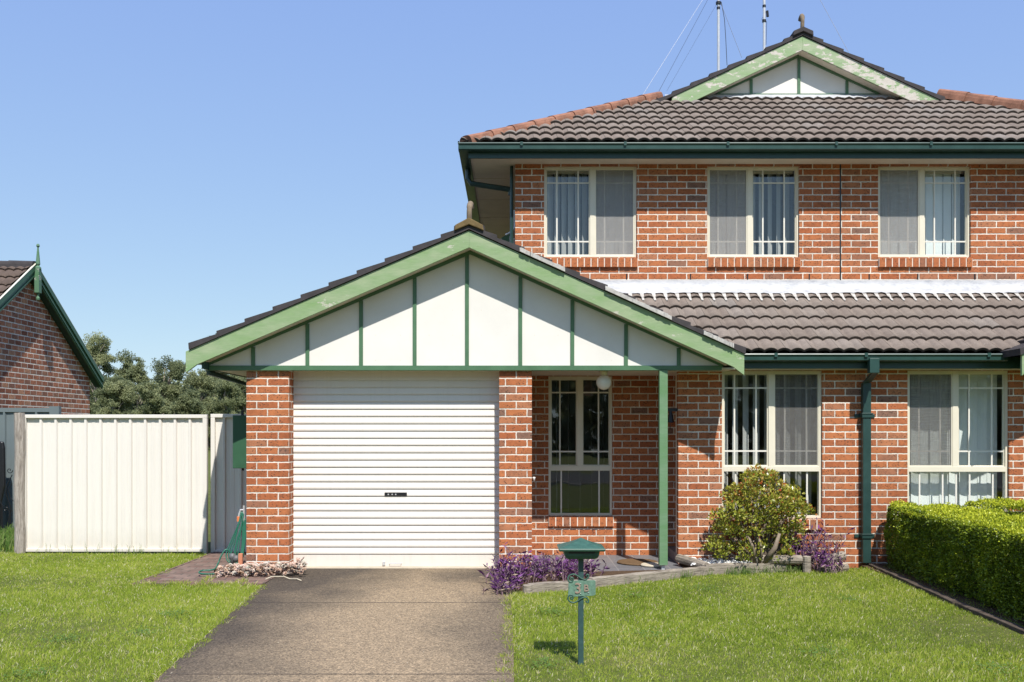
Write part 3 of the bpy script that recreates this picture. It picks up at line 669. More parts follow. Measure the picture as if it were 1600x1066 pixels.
for i in range(60):                                         # pale bedding between the top row of tile rolls
    X = 1.0 + .1495 * (i + .5)
    if X > 9: break
    Ya, Yb = YU - .30, YU - .14
    za_, zb_ = zT + T1 * (Ya - yT) + .030, zT + T1 * (Yb - yT) + .046
    bd.face([(X - .012, Ya, za_), (X + .012, Ya, za_), (X + .026, Yb, zb_), (X - .026, Yb, zb_)])
    if X + .1495 < 9: bd.face([(X - .026, Yb, zb_), (X + .026, Yb, zb_), (X + .1495 - .026, Yb + .02, zb_ - .03), (X + .1495 + .026, Yb + .02, zb_ - .03)]) if False else bd.face([(X + .026, Yb, zb_), (X + .1495 - .026, Yb, zb_), (X + .1495 - .026, Yb + .015, zb_ + .0), (X + .026, Yb + .015, zb_ + .0)])
bd.build('tile_bedding', M['bedding'], house)
def gutter_x(x0, x1, y0, zt, hh, wd, name='gutter'):
    pr_ = [(y0, zt), (y0 - .006, zt - .012), (y0, zt - .022), (y0 + .010, zt - .035), (y0 + .012, zt - hh + .012), (y0 + .028, zt - hh), (y0 + wd, zt - hh), (y0 + wd, zt), (y0 + wd - .004, zt), (y0 + wd - .004, zt - hh + .006), (y0 + .03, zt - hh + .006), (y0 + .016, zt - hh + .016), (y0 + .014, zt - .034), (y0 + .005, zt - .02), (y0 + .006, zt)]
    m = MB(); m.prism(list(reversed(pr_)), x0, x1, 'x'); return m.build(name, M['eave_green'], house)
xg0 = wx(1160, YG)
gutter_x(xg0, 5.6, YG, wz(552.5, YG), .085, .115)
MB().box(xg0, 9.3, 10.918, 10.94, wz(576, 10.918), 2.405).build('fascia', M['eave_green'], house)
MB().box(xg0 - .1, 9.3, 10.941, YR, ZS + .016, ZS + .03).build('eave_soffit', M['soffit'], house)
for px in (1210, 1351, 1543): MB().box(wx(px, YG), wx(px + 5, YG), YG - .008, YG + .03, wz(558, YG), wz(552, YG) + .003).build('gutter_bracket', M['eave_green'], house)
# downpipe
xd0, xd1 = wx(1349, 11.05), wx(1362, 11.05)
dp = MB(); dp.box(xd0, xd1, 11.06, 11.13, .03, wz(598, 11.05)); dpo = dp.build('downpipe', M['dark_green'], house, bevel=.006)
MB().box(wx(1358, 10.8), wx(1373, 10.8), 10.775, 10.86, wz(583, 10.8), wz(560, 10.8)).build('rain_head', M['eave_green'], dpo, bevel=.004)
off = MB(); A = [(wx(1360, 10.84), 10.80, wz(584, 10.84)), (wx(1373, 10.84), 10.80, wz(580, 10.84)), (wx(1373, 10.84), 10.87, wz(580, 10.84)), (wx(1360, 10.84), 10.87, wz(584, 10.84))]
Bq = [(xd0, 11.06, wz(600, 11.05)), (xd1, 11.06, wz(597, 11.05)), (xd1, 11.13, wz(597, 11.05)), (xd0, 11.13, wz(600, 11.05))]
for i in range(4): off.face([A[i], A[(i + 1) % 4], Bq[(i + 1) % 4], Bq[i]])
off.build('offset_bend', M['dark_green'], dpo)
for py in (650, 839):
    s = MB(); z_ = wz(py, 11.05); s.box(xd0 - .07, xd1 + .07, 11.135, 11.15, z_ - .018, z_ + .022).box(xd0 - .012, xd1 + .012, 11.048, 11.136, z_ - .02, z_ + .02).box(xd0 - .018, xd1 + .018, 11.042, 11.14, z_ + .02, z_ + .034)
    s.build('pipe_strap', M['dark_green'], dpo, bevel=.003)

# --- neighbour half of the duplex: the start of its garage gable
zg2 = garage_gable(xm2, 5.566, xm2 + 3.0, .452, .43, zA, 10.45, YP - .03, wz(571.5, YP - .03), [xm2 + k * .59 for k in (-4, -3, -2, -1, 0)], M['barge'])
verge_tiles(xm2, 5.57, xm2 + 2.9, .452, .43, zA, 10.43, 16.9, 'garage_roof')
MB().box(8.0, 8.5, YP, YP + .35, -.1, ZS, bmP).build('brick_pier', M['brick'], house)

# --- main roof
YE = 11.905; zE = 5.165; yE = 12.0; T2 = .571; xE = -.62; XM = 4.33; SL = .49
Yt = 14.42; tz = zE + T2 * (Yt - yE); xh = xE + (tz - zE) / SL
V2 = Vector((0, 1, T2)).normalized()
hipL = Vector((xh - xE, Yt - yE, 0)); nL = Vector((-hipL.y, hipL.x, 0))           # points to the left of the hip
hipR = Vector((-(xh - xE), Yt - yE, 0)); nR = Vector((hipR.y, -hipR.x, 0))
Wd = 2 * (XM - xE)
tiles('main_roof', (xE, yE, zE), (1, 0, 0), V2, Wd, (Yt - yE) / V2.y, M['tile'], house, [((xE, yE, 0), nL), ((2 * XM - xE, yE, 0), nR)], course=.325, roll=.1525, amp=.03)
Vs = Vector((1, 0, SL)).normalized()
ul_ = MB(); ul_.face([(xE + .1, yE + .03, zE - .03), (2 * XM - xE - .1, yE + .03, zE - .03), (2 * XM - xh, Yt, tz - .04), (xh, Yt, tz - .04)]); ul_.build('roof_underlay', M['verge'], house)
r_ = MB()
yb_ = 20.6; ytb = yb_ - 2.4
for sgn in (1, -1):
    X = lambda x: XM + sgn * (x - XM)
    q = [(X(xE), yE, zE), (X(xE), yb_, zE), (X(xh), ytb, tz), (X(xh), Yt, tz)]; r_.face(q, [(p[1] / .3, math.hypot(p[0] - X(xE), p[2] - zE) / .32) for p in q])
q = [(xE, yb_, zE), (2 * XM - xE, yb_, zE), (2 * XM - xh, ytb, tz), (xh, ytb, tz)]; r_.face(q, [(p[0] / .3, (p[2] - zE) / .16) for p in q])
r_.build('main_roof', M['tile'], house)
cap_tiles('hip_caps', (xE + .05, yE + .03, zE + .035), (xh - .02, Yt - .02, tz + .045), .105, .40, M['terracotta'], house)
cap_tiles('hip_caps', (2 * XM - xE, yE + .02, zE + .035), (2 * XM - xh, Yt - .05, tz + .055), .135, .40, M['terracotta'], house)
# upper gablet
YgU = 14.16; zA2 = wz(56.5, YgU); sU = .470
xbl, xbr = wx(1050, YgU), wx(1467, YgU); xaU = wx(1254, YgU)
trU = [wx(p, 14.4) for p in (1173.5, 1248, 1323)]
garage_gable(xaU, xbl, xbr, sU, sU, zA2, YgU, 14.40, wz(147, 14.4), trU, M['barge_worn'], h=.205, ytail=.07, base=True)
verge_tiles(xaU, xbl - .24, xbr + .05, sU, sU, zA2, YgU - .02, 18.6, 'gablet_roof')
MB().prism([(xaU - .15, zA2 + .0), (xaU, zA2 + .07), (xaU + .15, zA2 + .0), (xaU + .145, zA2 + .055), (xaU, zA2 + .12), (xaU - .145, zA2 + .055)], YgU + .04, 18.6).build('ridge_caps', M['verge'], house)
MB().prism([(xaU - .15, zA2 - .012), (xaU, zA2 + .055), (xaU + .15, zA2 - .012), (xaU + .145, zA2 + .06), (xaU, zA2 + .125), (xaU - .145, zA2 + .06)], YgU - .05, YgU + .03).build('ridge_end', M['verge'], house, bevel=.008)
finial(wx(1254, YgU) + .01, YgU + .05, zA2 + .11, .23)
f2 = MB(); n = 70; xs_ = [wx(1040, 14.3) + i * (wx(1475, 14.3) - wx(1040, 14.3)) / n for i in range(n + 1)]
for a, c in zip(xs_, xs_[1:]):
    e0, e1 = [.014 * math.cos(2 * math.pi * (x - xE) / .1525) for x in (a, c)]
    zl = zE + T2 * (14.27 - yE) + .055
    f2.face([(a, 14.27, zl + e0), (c, 14.27, zl + e1), (c, 14.375, tz + .045), (a, 14.375, tz + .045)])
f2.build('lead_flashing', M['lead'], house, smooth=True)
# upper eaves
gutter_x(wx(716, YE), 9.9, YE, wz(222.5, YE), .09, .115)
MB().box(-.531, 9.6, 12.024, 12.05, wz(247.5, 12.03), 5.14).build('fascia', M['eave_green'], house)
MB().box(-.531, -.509, 12.051, 20.5, wz(247.5, 12.07), 5.14).build('fascia', M['eave_green'], house)
gs = MB(); gx_ = wx(716, YE); gs.box(gx_, gx_ + .112, YE + .06, 20.6, 5.06, 5.066).box(gx_, gx_ + .01, YE + .003, 20.6, 5.066, 5.15).box(gx_ - .006, gx_ + .012, YE + .003, 20.6, 5.13, 5.15); gs.build('gutter', M['dark_green'], house)
so = MB(); so.box(-.508, 9.6, 12.051, YU - .001, 5.0, 5.02).box(-.508, xU0 + .002, YU + .0, 20.4, 5.0, 5.02); so.build('eave_soffit', M['soffit'], house)
cs = MB()
for y in (13.1, 14.3, 15.5): cs.box(-.505, xU0, y, y + .04, 4.992, 5.001)
cs.build('soffit_batten', M['soffit'], house)
for px in (813, 975, 1135.5, 1305, 1453): MB().box(wx(px, YE), wx(px + 4, YE), YE - .01, YE + .03, wz(227.5, YE), wz(222, YE) + .003).build('gutter_bracket', M['eave_green'], house)
ud = MB(); Yq = 12.75
ud.tube([(-.57, 12.85, 5.06), (-.57, 12.85, 4.93), (-.53, 12.83, 4.86), (-.02, 12.78, 4.77), (.0, 12.78, 4.7)], .036, 8)
ud.tube([(.012, 12.47, 4.99), (.012, 12.47, 3.5)], .022, 8); ud.build('upper_downpipe', M['dark_green'], house, smooth=False)
hw = MB(); hw.box(wx(797.5, 12.9), xU0 + .01, 12.9, 13.4, wz(360, 12.9), wz(328, 12.9)); hwo = hw.build('wall_unit', M['flue'], None, bevel=.01); tag(hwo, 'white unit on the upper side wall behind the garage roof peak', 'wall unit')
pc = MB(); pc.tube([(wx(806, 12.6), 12.6, wz(346, 12.6)), (wx(805, 12.6), 12.6, wz(355, 12.6)), (wx(800, 12.6), 12.6, wz(362, 12.6)), (wx(790, 12.6), 12.6, wz(367, 12.6))], .012, 6); tag(pc.build('conduit', M['flue'], None, smooth=True), 'white bent conduit running down the upper wall corner onto the garage roof', 'pipe')
rg = MB(); rg.prism([(wx(783, 14), wz(372, 14)), (wx(815, 14), wz(352, 14)), (wx(815, 14), wz(388, 14)), (wx(792, 14), wz(388, 14))], 14, 14.05); 
rg.build('rear_gable_board', M['green'], house)
MB().box(wx(796, 13.98), wx(804, 13.98), 13.97, 13.99, wz(392, 14), wz(370, 14)).build('rear_gable_panel', M['panel'], house)
# meter box
mb = MB(); mY0 = 11.2; X0 = wx(363.5, mY0); mb.box(X0, pl0 - .001, mY0, mY0 + .42, wz(732, mY0), wz(649, mY0))
mbo = mb.build('meter_box', simple('meter_green', (.03, .10, .05), .5, .15, 8), house, bevel=.006)
MB().box(wx(376, mY0), wx(379, mY0), mY0 + .02, mY0 + .06, wz(650, mY0), wz(641, mY0)).box(wx(374, mY0), wx(377, mY0), mY0 + .1, mY0 + .12, wz(736, mY0), wz(731, mY0)).build('conduit_stub', M['black'], mbo)

# ================================================================== antenna masts
def mast(px, py, Y, ztop, label, wires, box=False):
    X = wx(px, Y); zb = wz(py, Y); t = thing('antenna_mast', label, 'antenna mast', (X, Y, zb - .3), 'antenna masts behind the upper roof')
    MB().tube([(X, Y, zb - .3), (X, Y, ztop)], .024, 10).build('mast_pole', M['steel'], t)
    c = MB()
    for q in ((5, .045), (13, .03)) if not box else ((10, .03), (33, .035)): c.lathe([(.0, -.02), (q[1], -.02), (q[1], .02), (0, .02)], (X, Y, wz(q[0], Y)), 10)
    c.build('clamp_ring', M['black'], t)
    for w_ in wires: MB().tube(w_[0], w_[1], 5).build('guy_wire', M['steel'] if w_[2] else M['black'], t)
    if box:
        MB().tube([(X + .045, Y - .02, wz(18, Y)), (X + .055, Y - .02, wz(27, Y))], .024, 8).build('amplifier', M['black'], t)
    settle(t)
Ya = 16.5
def P3(px, py, Y): return (wx(px, Y), Y, wz(py, Y))
mast(1122.5, 106, Ya, wz(-14, Ya), 'pale steel antenna mast farther left behind the upper roof, tied by thin wires',
     [([P3(1104, -10, Ya), P3(1001, 154, 14.5)], .0032, 1), ([P3(1111, -10, Ya), P3(1024, 153, 14.6)], .0028, 0), ([P3(1120, 6, Ya), P3(1042, 142, 15)], .0018, 0), ([P3(1126, 5, Ya), P3(1159, 90, 16)], .003, 0),
      ([P3(1127, 3, Ya), P3(1132, 30, Ya), P3(1134, 60, Ya), P3(1136, 102, Ya)], .0055, 0)])
mast(1194, 73, Ya, wz(-14, Ya), 'antenna mast nearer the gable peak with a small black box on it', [([P3(1194, 24, Ya), P3(1190, 30, Ya), P3(1198, 34, Ya), P3(1197, 70, Ya)], .004, 0), ([P3(1276, -10, Ya), P3(1326, 82, 16)], .0028, 0)], True)

# ================================================================== ground
GZ = -.02
def sheet(name, pts, z, mat, thick=0):
    m = MB()
    if thick: m.prism(pts, z - thick, z, 'z')
    else: m.face([(x, y, z) for x, y in pts])
    return struct(m.build(name, mat))
sheet('ground', [(-400, -60), (400, -60), (400, 500), (-400, 500)], -.06, M['lawn'])
sheet('road', [(-60, -12), (60, -12), (60, -3.6), (-60, -3.6)], -.012, simple('asphalt', (.055, .055, .056), .9, .2, 6, .3, 120, bump=.3), .04)
sheet('kerb', [(-60, -3.599), (60, -3.599), (60, -3.45), (-60, -3.45)], .03, M['threshold'], .08)
dl = lambda Y: -2.21 + (Y - 5.95) * (-.26 / 3.25) if Y < 9.3 else -2.47 - (Y - 9.3) * .03
DLE = [(dl(-3.4), -3.44), (dl(5.95), 5.95), (dl(9.2), 9.2), (-2.50, 10.0), (-2.5, 10.75), (-2.46, 10.98)]
sheet('driveway', DLE + [(-.13, 10.98), (-.02, 10.4), (.0, 9.3), (.02, 7), (.02, -3.44)], .0, M['drive'], .1)
for py in (942, 1054): Yj = 1500 * E / (py - 674); struct(MB().box(dl(Yj) + .02, -.0, Yj, Yj + .009, -.01, .0025).build('driveway_joint', M['joint']))
sheet('garage_threshold', [(-2.46, 10.84), (-.13, 10.84), (-.13, 11.2), (-2.46, 11.2)], .006, M['threshold'], .05)
sheet('side_path', [(-3.82, 9.78), (-2.52, 9.75), (-2.50, 10.76), (-2.95, 10.78), (-2.95, 14), (-3.78, 14)], .0, M['pave'], .08)
sheet('path_edging', [(-3.85, 9.74), (-3.82, 9.74), (-3.78, 12.3), (-3.81, 12.3)], .004, M['pave'], .06)
sheet('porch_slab', [(.24, 10.66), (2.0, 10.66), (2.0, 11.15), (2.3, 11.15), (2.3, 12), (.24, 12)], .004, M['slab'], .09)
pe = MB().box(.24, 2.0, 10.55, 10.655, -.09, -.006, bmP).build('porch_edging', M['stake']); struct(pe)
# lawns (gently uneven) built as sheets either side
def lawn(name, x0, x1, y0, y1):
    nx, ny = int((x1 - x0) / .2), int((y1 - y0) / .2); m = MB()
    X = [x0 + (x1 - x0) * i / nx for i in range(nx + 1)]; Y = [y0 + (y1 - y0) * j / ny for j in range(ny + 1)]
    zf = lambda x, y: GZ + .008 * math.sin(x * 1.7 + y) + .006 * math.sin(y * 2.3 - x * .8)
    for i in range(nx):
        for j in range(ny): m.face([(X[i + a], Y[j + b], zf(X[i + a], Y[j + b])) for a, b in ((0, 0), (1, 0), (1, 1), (0, 1))])
    return struct(m.build(name, M['lawn'], None, smooth=True))
lawn('lawn', -14, -2.3, -3.4, 16); lawn('lawn', -.05, 12, -3.4, 11.1)
def in_left(x, y):
    e = np.where(y < 9.2, -2.21 - (y - 5.95) * .08, -2.47)
    ok = (x < e + .02 + .10 * (vnoise(np.stack([y, y * 0, y * 0], 1), 3.5) - .4) * (y < 9.6) + .06 * (vnoise(np.stack([y, y * 0, y * 0], 1), 14) - .5)) & (y < 12.22)
    path = (x > -3.86) & (y > 9.72); weeds = (x < -6.3) & (y < 14.3)
    return (ok & ~path) | (weeds & (x < e))
SLX = [(.1, 9.25), (2.15, 10.42), (2.55, 10.6), (4.6, 11.1)]
def ysl(x): return np.interp(x, [a for a, _ in SLX], [b for _, b in SLX])
def in_right(x, y):
    return (x > -.01 - .10 * (vnoise(np.stack([y, y * 0 + 3, y * 0], 1), 3.1) - .4) - .06 * (vnoise(np.stack([y, y * 0, y * 0 + 5], 1), 14) - .5)) & (y < ysl(x) - .02) & ~((x > 4.16 + (y - 7.8) * .06) & (x < 5.1))
def grass(name, x0, x1, y0, y1, dens, test, label, hmul=1.0):
    n = int((x1 - x0) * (y1 - y0) * dens); x = rng.uniform(x0, x1, n); y = rng.uniform(y0, y1, n); ok = test(x, y); x, y = x[ok], y[ok]; n = len(x)
    q0 = np.stack([x, y, x * 0], 1); patch = np.clip(vnoise(q0, 1.1) * 1.4 - .2, 0, 1); fine = vnoise(q0, 7, 2)
    L = (.018 + .04 * rng.uniform(0, 1, n) ** 1.6) * (.75 + .4 * patch + .2 * fine) * hmul; th = rng.uniform(0, 2 * math.pi, n); lean = np.abs(rng.normal(0, .55, n))
    D = unit(np.stack([np.cos(th) * lean, np.sin(th) * lean, np.ones(n)], 1)); N = unit(np.stack([np.cos(th + 1.3), np.sin(th + 1.3), .2 * np.ones(n)], 1))
    P = np.stack([x, y, np.full(n, GZ - .004)], 1); r = np.clip(.16 + .30 * patch * rng.uniform(.5, 1, n) + .22 * fine + rng.normal(0, .17, n), 0, .86)
    dry = rng.uniform(0, 1, n) < (.06 + .09 * fine); r = np.where(dry, rng.uniform(.86, 1, n), r)
    o = leaf_mesh(name, P, D, N, L, rng.uniform(.0028, .0055, n) * (1 + (y - 6) * .06), r, M['grass'], None, blade=.28)
    return tag(o, label, 'grass', None, 'stuff')
grass('grass', -8.2, -2.1, 4.6, 14.2, 9500, in_left, 'bright green mown lawn left of the driveway')
grass('grass', -.15, 5.0, 4.6, 11.15, 10500, in_right, 'bright green mown lawn right of the driveway')
n = 900; cx_ = rng.uniform(-6, 4, 40); cy_ = rng.uniform(5.5, 11, 40); k_ = rng.integers(0, 40, n * 6); x = cx_[k_] + rng.normal(0, .09, n * 6); y = cy_[k_] + rng.normal(0, .09, n * 6)
ok = (in_left(x, y) & (x < -2.6)) | (in_right(x, y) & (x > .1)); x, y = x[ok], y[ok]; n = len(x); th = rng.uniform(0, 6.28, n)
tag(leaf_mesh('clover', np.stack([x, y, np.full(n, GZ + .022) + rng.uniform(0, .02, n)], 1), unit(np.stack([np.cos(th), np.sin(th), .25 + 0 * th], 1)), unit(np.stack([0 * th, 0 * th - .2, 1 + 0 * th], 1)), rng.uniform(.012, .022, n), rng.uniform(.010, .018, n), rng.uniform(.1, .6, n), M['weed']), 'small patches of clover in the lawn', 'clover', None, 'stuff')
# scattered longer tufts along edges
def tufts(name, spots, label, cat='weeds', mat='weed', k=26, Lr=(.06, .16), wr=(.003, .007), lean=.4, kind=None, group=None):
    P = []; r = []
    for (x, y, z, s) in spots:
        n = int(k * s); P.append(np.stack([x + rng.normal(0, .035 * s, n), y + rng.normal(0, .03 * s, n), np.full(n, z)], 1)); 
    P = np.concatenate(P); n = len(P); th = rng.uniform(0, 6.28, n); ln = np.abs(rng.normal(0, lean, n))
    D = unit(np.stack([np.cos(th) * ln, np.sin(th) * ln, np.ones(n)], 1)); N = unit(np.stack([np.cos(th + 1.5), np.sin(th + 1.5), .1 * np.ones(n)], 1))
    o = leaf_mesh(name, P, D, N, rng.uniform(*Lr, n), rng.uniform(*wr, n), rng.uniform(0, 1, n), M[mat], None, blade=.3)
    return tag(o, label, cat, group, kind)
sp = [(-3.84 + rng.normal(0, .03), rng.uniform(9.75, 12.2), GZ, .5) for _ in range(26)] + [(rng.uniform(-3.8, -2.6), 9.74 + rng.normal(0, .04), GZ, .8) for _ in range(34)]
sp += [(-2.95 - .2, 10.1, 0, .6), (-3.15, 9.95, 0, .9), (-2.75, 9.9, 0, .6)]
sp += [(dl(y) + rng.normal(0, .04), y, GZ, .6) for y in rng.uniform(5, 9.2, 46)] + [(rng.normal(-.01, .03), y, GZ, .7) for y in rng.uniform(5, 9.1, 60)]
tufts('grass', [tuple(s) for s in sp], 'longer grass tufts creeping over the path and driveway edges', 'grass', 'grass', 30, (.04, .10), (.003, .006), .8, 'stuff')
tufts('weeds', [(rng.uniform(-7.3, -6.42), rng.uniform(12.3, 14), GZ, 1.2) for _ in range(60)], 'tall green weeds at the foot of the grey fence', 'weeds', 'weed', 30, (.12, .42), (.006, .014), .35, 'stuff')
tufts('weeds', [(rng.uniform(-6.1, -3.9), 12.24, GZ, .22) for _ in range(34)], 'thin dry weeds standing along the foot of the cream fence', 'weeds', 'weed', 14, (.06, .24), (.003, .005), .25, 'stuff')
tufts('weeds', [(x, ysl(x) - .1 + rng.normal(0, .05), GZ, .8) for x in rng.uniform(2.3, 3.3, 30)] + [(x, ysl(x) - .04, GZ, .5) for x in rng.uniform(.9, 2.3, 16)], 'fine green weeds in front of the timber bed edging', 'weeds', 'weed', 26, (.05, .17), (.003, .006), .45, 'stuff')
tufts('weeds', [(4.13 + (y - 7.8) * .06, y, GZ, .5) for y in rng.uniform(6.0, 11, 46)], 'thin weeds along the hedge edging', 'weeds', 'weed', 9, (.06, .2), (.003, .006), .3, 'stuff')

# ================================================================== fences, left side
def ribbed(name, x0, x1, Y, z0, z1, pitch, mat, parent, dep=.028, ph=0):
    m = MB(); x = x0 + ph; pts = [(x0, Y)]
    while x < x1 - .06:
        for dx, dy in ((0, 0), (.012, -dep), (.038, -dep), (.050, 0)): pts.append((x + dx, Y + dy))
        pts.append((x + .05 + (pitch - .05) * .33, Y)); pts.append((x + .05 + (pitch - .05) * .36, Y - .003)); pts.append((x + .05 + (pitch - .05) * .64, Y - .003)); pts.append((x + .05 + (pitch - .05) * .67, Y))
        x += pitch
    pts = [p for p in pts if p[0] < x1] + [(x1, Y)]
    for (a, ya), (b, yb) in zip(pts, pts[1:]): m.face([(a, ya, z0), (b, yb, z0), (b, yb, z1), (a, ya, z1)])
    return m.build(name, mat, parent)
Yf = 12.3
def fence_panel(name, x0, x1, Y, z0, z1, label, cat, mat, pitch, foot=None, ph=.1, side_ext=.0):
    t = thing(name, label, cat, ((x0 + x1) / 2, Y, 0))
    ribbed('ribbed_sheet', x0 + .04, x1 - .04, Y + .02, z0 + .03, z1 - .04, pitch, mat, t, ph=ph)
    MB().box(x0 + .0, x1, Y - .025, Y + .035, z1 - .045, z1).build('top_rail', mat, t, bevel=.004)
    MB().box(x0 + .05, x1 - .05, Y - .02, Y + .035, z0, z0 + .035).build('bottom_rail', mat, t, bevel=.003)
    MB().box(x0 + .001, x0 + .055, Y - .024, Y + .036, z0, z1 - .046).build('end_post', mat, t, bevel=.004)
    MB().box(x1 - .055, x1 - .001, Y - .024, Y + .036, z0 - side_ext, z1 - .046).build('end_post', mat, t, bevel=.004)
    settle(t); return t
fence_panel('steel_fence', wx(35, Yf), wx(324, Yf), Yf, wz(862, Yf), wz(648, Yf), 'wide cream ribbed steel fence panel across the side of the house', 'fence', M['fence_white'], 23.3 / F * Yf, ph=.17, side_ext=.06)
fence_panel('steel_gate', wx(327.5, Yf), wx(420, Yf), Yf + .06, wz(864, Yf), wz(647, Yf), 'narrow cream steel side gate half in shade beside the garage', 'gate', M['fence_white'], 23.3 / F * Yf * 1.12, ph=.10)
tw = MB(); x0, x1 = wx(20, 12.2), wx(34.5, 12.2)
pts = []
for i in range(9):
    z = -.05 + i * (wz(645, 12.2) + .05) / 8; pts.append((x0 + (x1 - x0) / 2 + .006 * math.sin(i * 1.3), 12.26, z))
tw.tube(pts, [.066 + .003 * math.sin(i * 2.1) for i in range(9)], 9); tag(tw.build('timber_post', M['post_wood']), 'weathered grey timber post at the left end of the cream fence', 'post')
Yg = 14.4
t = thing('steel_fence', 'dark grey ribbed steel fence behind the timber post at far left', 'fence', (-8, Yg, 0))
ribbed('ribbed_sheet', wx(-70, Yg), wx(92, Yg), Yg, 0, wz(641, Yg), .24, M['grey_fence'], t); MB().box(wx(-70, Yg), wx(92, Yg), Yg - .03, Yg + .03, wz(644, Yg), wz(637.5, Yg)).build('top_rail', M['grey_fence'], t)
MB().box(wx(79, Yg), wx(94, Yg), Yg - .04, Yg + .04, 0, wz(635, Yg)).build('end_post', M['grey_fence'], t); settle(t)
# black iron scroll trellis and dark bin edge
tr = MB(); Yq = 13.9
def sc(cx, cy, r, turns, s=1, a0=0): return [P3(cx + r * (1 - k / 40) * math.cos(a0 + s * k / 40 * turns * 6.28), cy + r * (1 - k / 40) * math.sin(a0 + s * k / 40 * turns * 6.28), Yq) for k in range(36)]
tr.tube(sc(15, 735, 5, 1.3), .006, 5); tr.tube([P3(19, 742, Yq), P3(11, 758, Yq), P3(9, 770, Yq), P3(14, 785, Yq), P3(19, 800, Yq)], .007, 5); tr.tube([P3(19, 755, Yq), P3(13, 765, Yq), P3(16, 778, Yq), P3(21, 783, Yq)], .006, 5)
tr.tube([P3(-2, 780, Yq), P3(5, 792, Yq), P3(11, 790, Yq), P3(15, 802, Yq), P3(12, 825, Yq)], .006, 5); tr.tube(sc(9, 796, 4, 1.2, -1), .005, 5); tr.tube([P3(16, 790, Yq), P3(16, 840, Yq)], .008, 5); tr.tube([P3(4, 790, Yq), P3(4, 840, Yq)], .008, 5)
tag(tr.build('iron_trellis', M['black']), 'black wrought iron scroll trellis by the timber post', 'trellis')
bn = MB(); bn.prism([(wx(-50, Yq), wz(690, Yq)), (wx(1, Yq), wz(690, Yq)), (wx(3, Yq), wz(700, Yq)), (wx(4, Yq), wz(760, Yq)), (wx(-2, Yq), wz(786, Yq)), (wx(-3, Yq), wz(840, Yq)), (wx(-50, Yq), wz(840, Yq))], Yq + .05, Yq + .11)
tag(bn.build('black_bin', M['black'], None, bevel=.02), 'edge of a black bin by the grey fence at the left picture edge', 'bin')

# ================================================================== neighbour house
M['deep_green'] = simple('deep_green_paint', (.04, .115, .055), .45, .12)
nh = thing('neighbour_house', 'brown brick neighbour house with a green barge gable and finial', 'house', (-8.8, 17.2, 0))
XW = -8.66; XBg = -8.53; Ypk = 17.16; zpk = 1.55 + 3.75 * .78; sN = (5.30 - 3.12) / (25.3 - 22)
def bmN(p, k): return ((p[1] if k == 'y' else p[0]) / .215, p[2] / .0955)
m = MB(); zt_ = lambda Y: zpk - .14 - sN * abs(Y - Ypk)
Yn0, Yn1 = 14.6, 19.75
p = [(XW, Yn0, -.1), (XW, Yn1, -.1), (XW, Yn1, zt_(Yn1)), (XW, Ypk, zt_(Ypk)), (XW, Yn0, zt_(Yn0))]; m.face(p, [bmN(q, 'y') for q in p])
for y in (Yn0, Yn1):
    p = [(XW - 8, y, -.1), (XW, y, -.1), (XW, y, zt_(y)), (XW - 8, y, zt_(y))]; m.face(p, [bmN(q, 'x') for q in p])
m.build('gable_wall', M['brick_dark'], nh)
for sg, ye in ((-1, Yn0 - .3), (1, Yn1 + .25)):
    zz = lambda Y, d=0: zpk - sN * abs(Y - Ypk) - d
    MB().prism([(Ypk, zpk), (ye, zz(ye)), (ye, zz(ye, .17)), (Ypk, zpk - .16)], XBg, XBg + .03, 'x').build('barge_board', M['deep_green'], nh)
    MB().prism([(Ypk, zpk + .075), (ye, zz(ye, -.075)), (ye, zz(ye, .03)), (Ypk, zpk - .03)], XBg + .03, XBg + .055, 'x').build('barge_capping', M['deep_green'], nh)
    MB().prism([(Ypk, zpk + .079), (ye, zz(ye, -.079)), (ye, zz(ye, -.073)), (Ypk, zpk + .073)], XBg + .02, XBg + .057, 'x').build('capping_edge', M['cream'], nh)
    MB().prism([(Ypk, zpk - .10), (ye, zz(ye, .11)), (ye, zz(ye, .14)), (Ypk, zpk - .13)], XBg + .03, XBg + .045, 'x').build('barge_bead', M['deep_green'], nh)
    MB().prism([(Ypk, zpk - .1), (ye, zz(ye, .1)), (ye, zz(ye, .13)), (Ypk, zpk - .13)], XW - .01, XBg, 'x').build('verge_lining', M['eave_green'], nh)
Vn = Vector((0, 1, sN)).normalized()
tiles('roof', (XW - 8, Yn0 - .3, zpk - sN * (Ypk - Yn0 + .3) + .03), (1, 0, 0), Vn, 8 + .13, (Ypk - Yn0 + .3) / Vn.y, simple('brown_tile', (.12, .088, .072), .85, .35, 5, .2, 80, bump=.3), nh, [])
MB().face([(XW - 8, Ypk, zpk + .05), (XBg, Ypk, zpk + .05), (XBg, Yn1 + .25, zpk - sN * 2.84 + .03), (XW - 8, Yn1 + .25, zpk - sN * 2.84 + .03)]).build if False else None
q = MB(); q.face([(XW - 8, Ypk, zpk + .05), (XBg, Ypk, zpk + .05), (XBg, Yn1 + .25, zpk - sN * 2.84 + .03), (XW - 8, Yn1 + .25, zpk - sN * 2.84 + .03)]); q.build('roof_back', M['verge'], nh)
cap_tiles('ridge_caps', (XW - 8, Ypk, zpk + .08), (XBg + .0, Ypk, zpk + .07), .11, .4, M['verge'], nh)
fi = MB(); z0 = wz(470, Ypk)
K = .78
fi.lathe([(r0 * K, z1 * K) for r0, z1 in [(0, .0), (.04, .02), (.045, .06), (.02, .1), (.03, .14), (.05, .18)]], (XBg + .08, Ypk, z0), 10); fi.box(XBg + .04, XBg + .12, Ypk - .05, Ypk + .05, z0 + .18 * K, z0 + .72 * K)
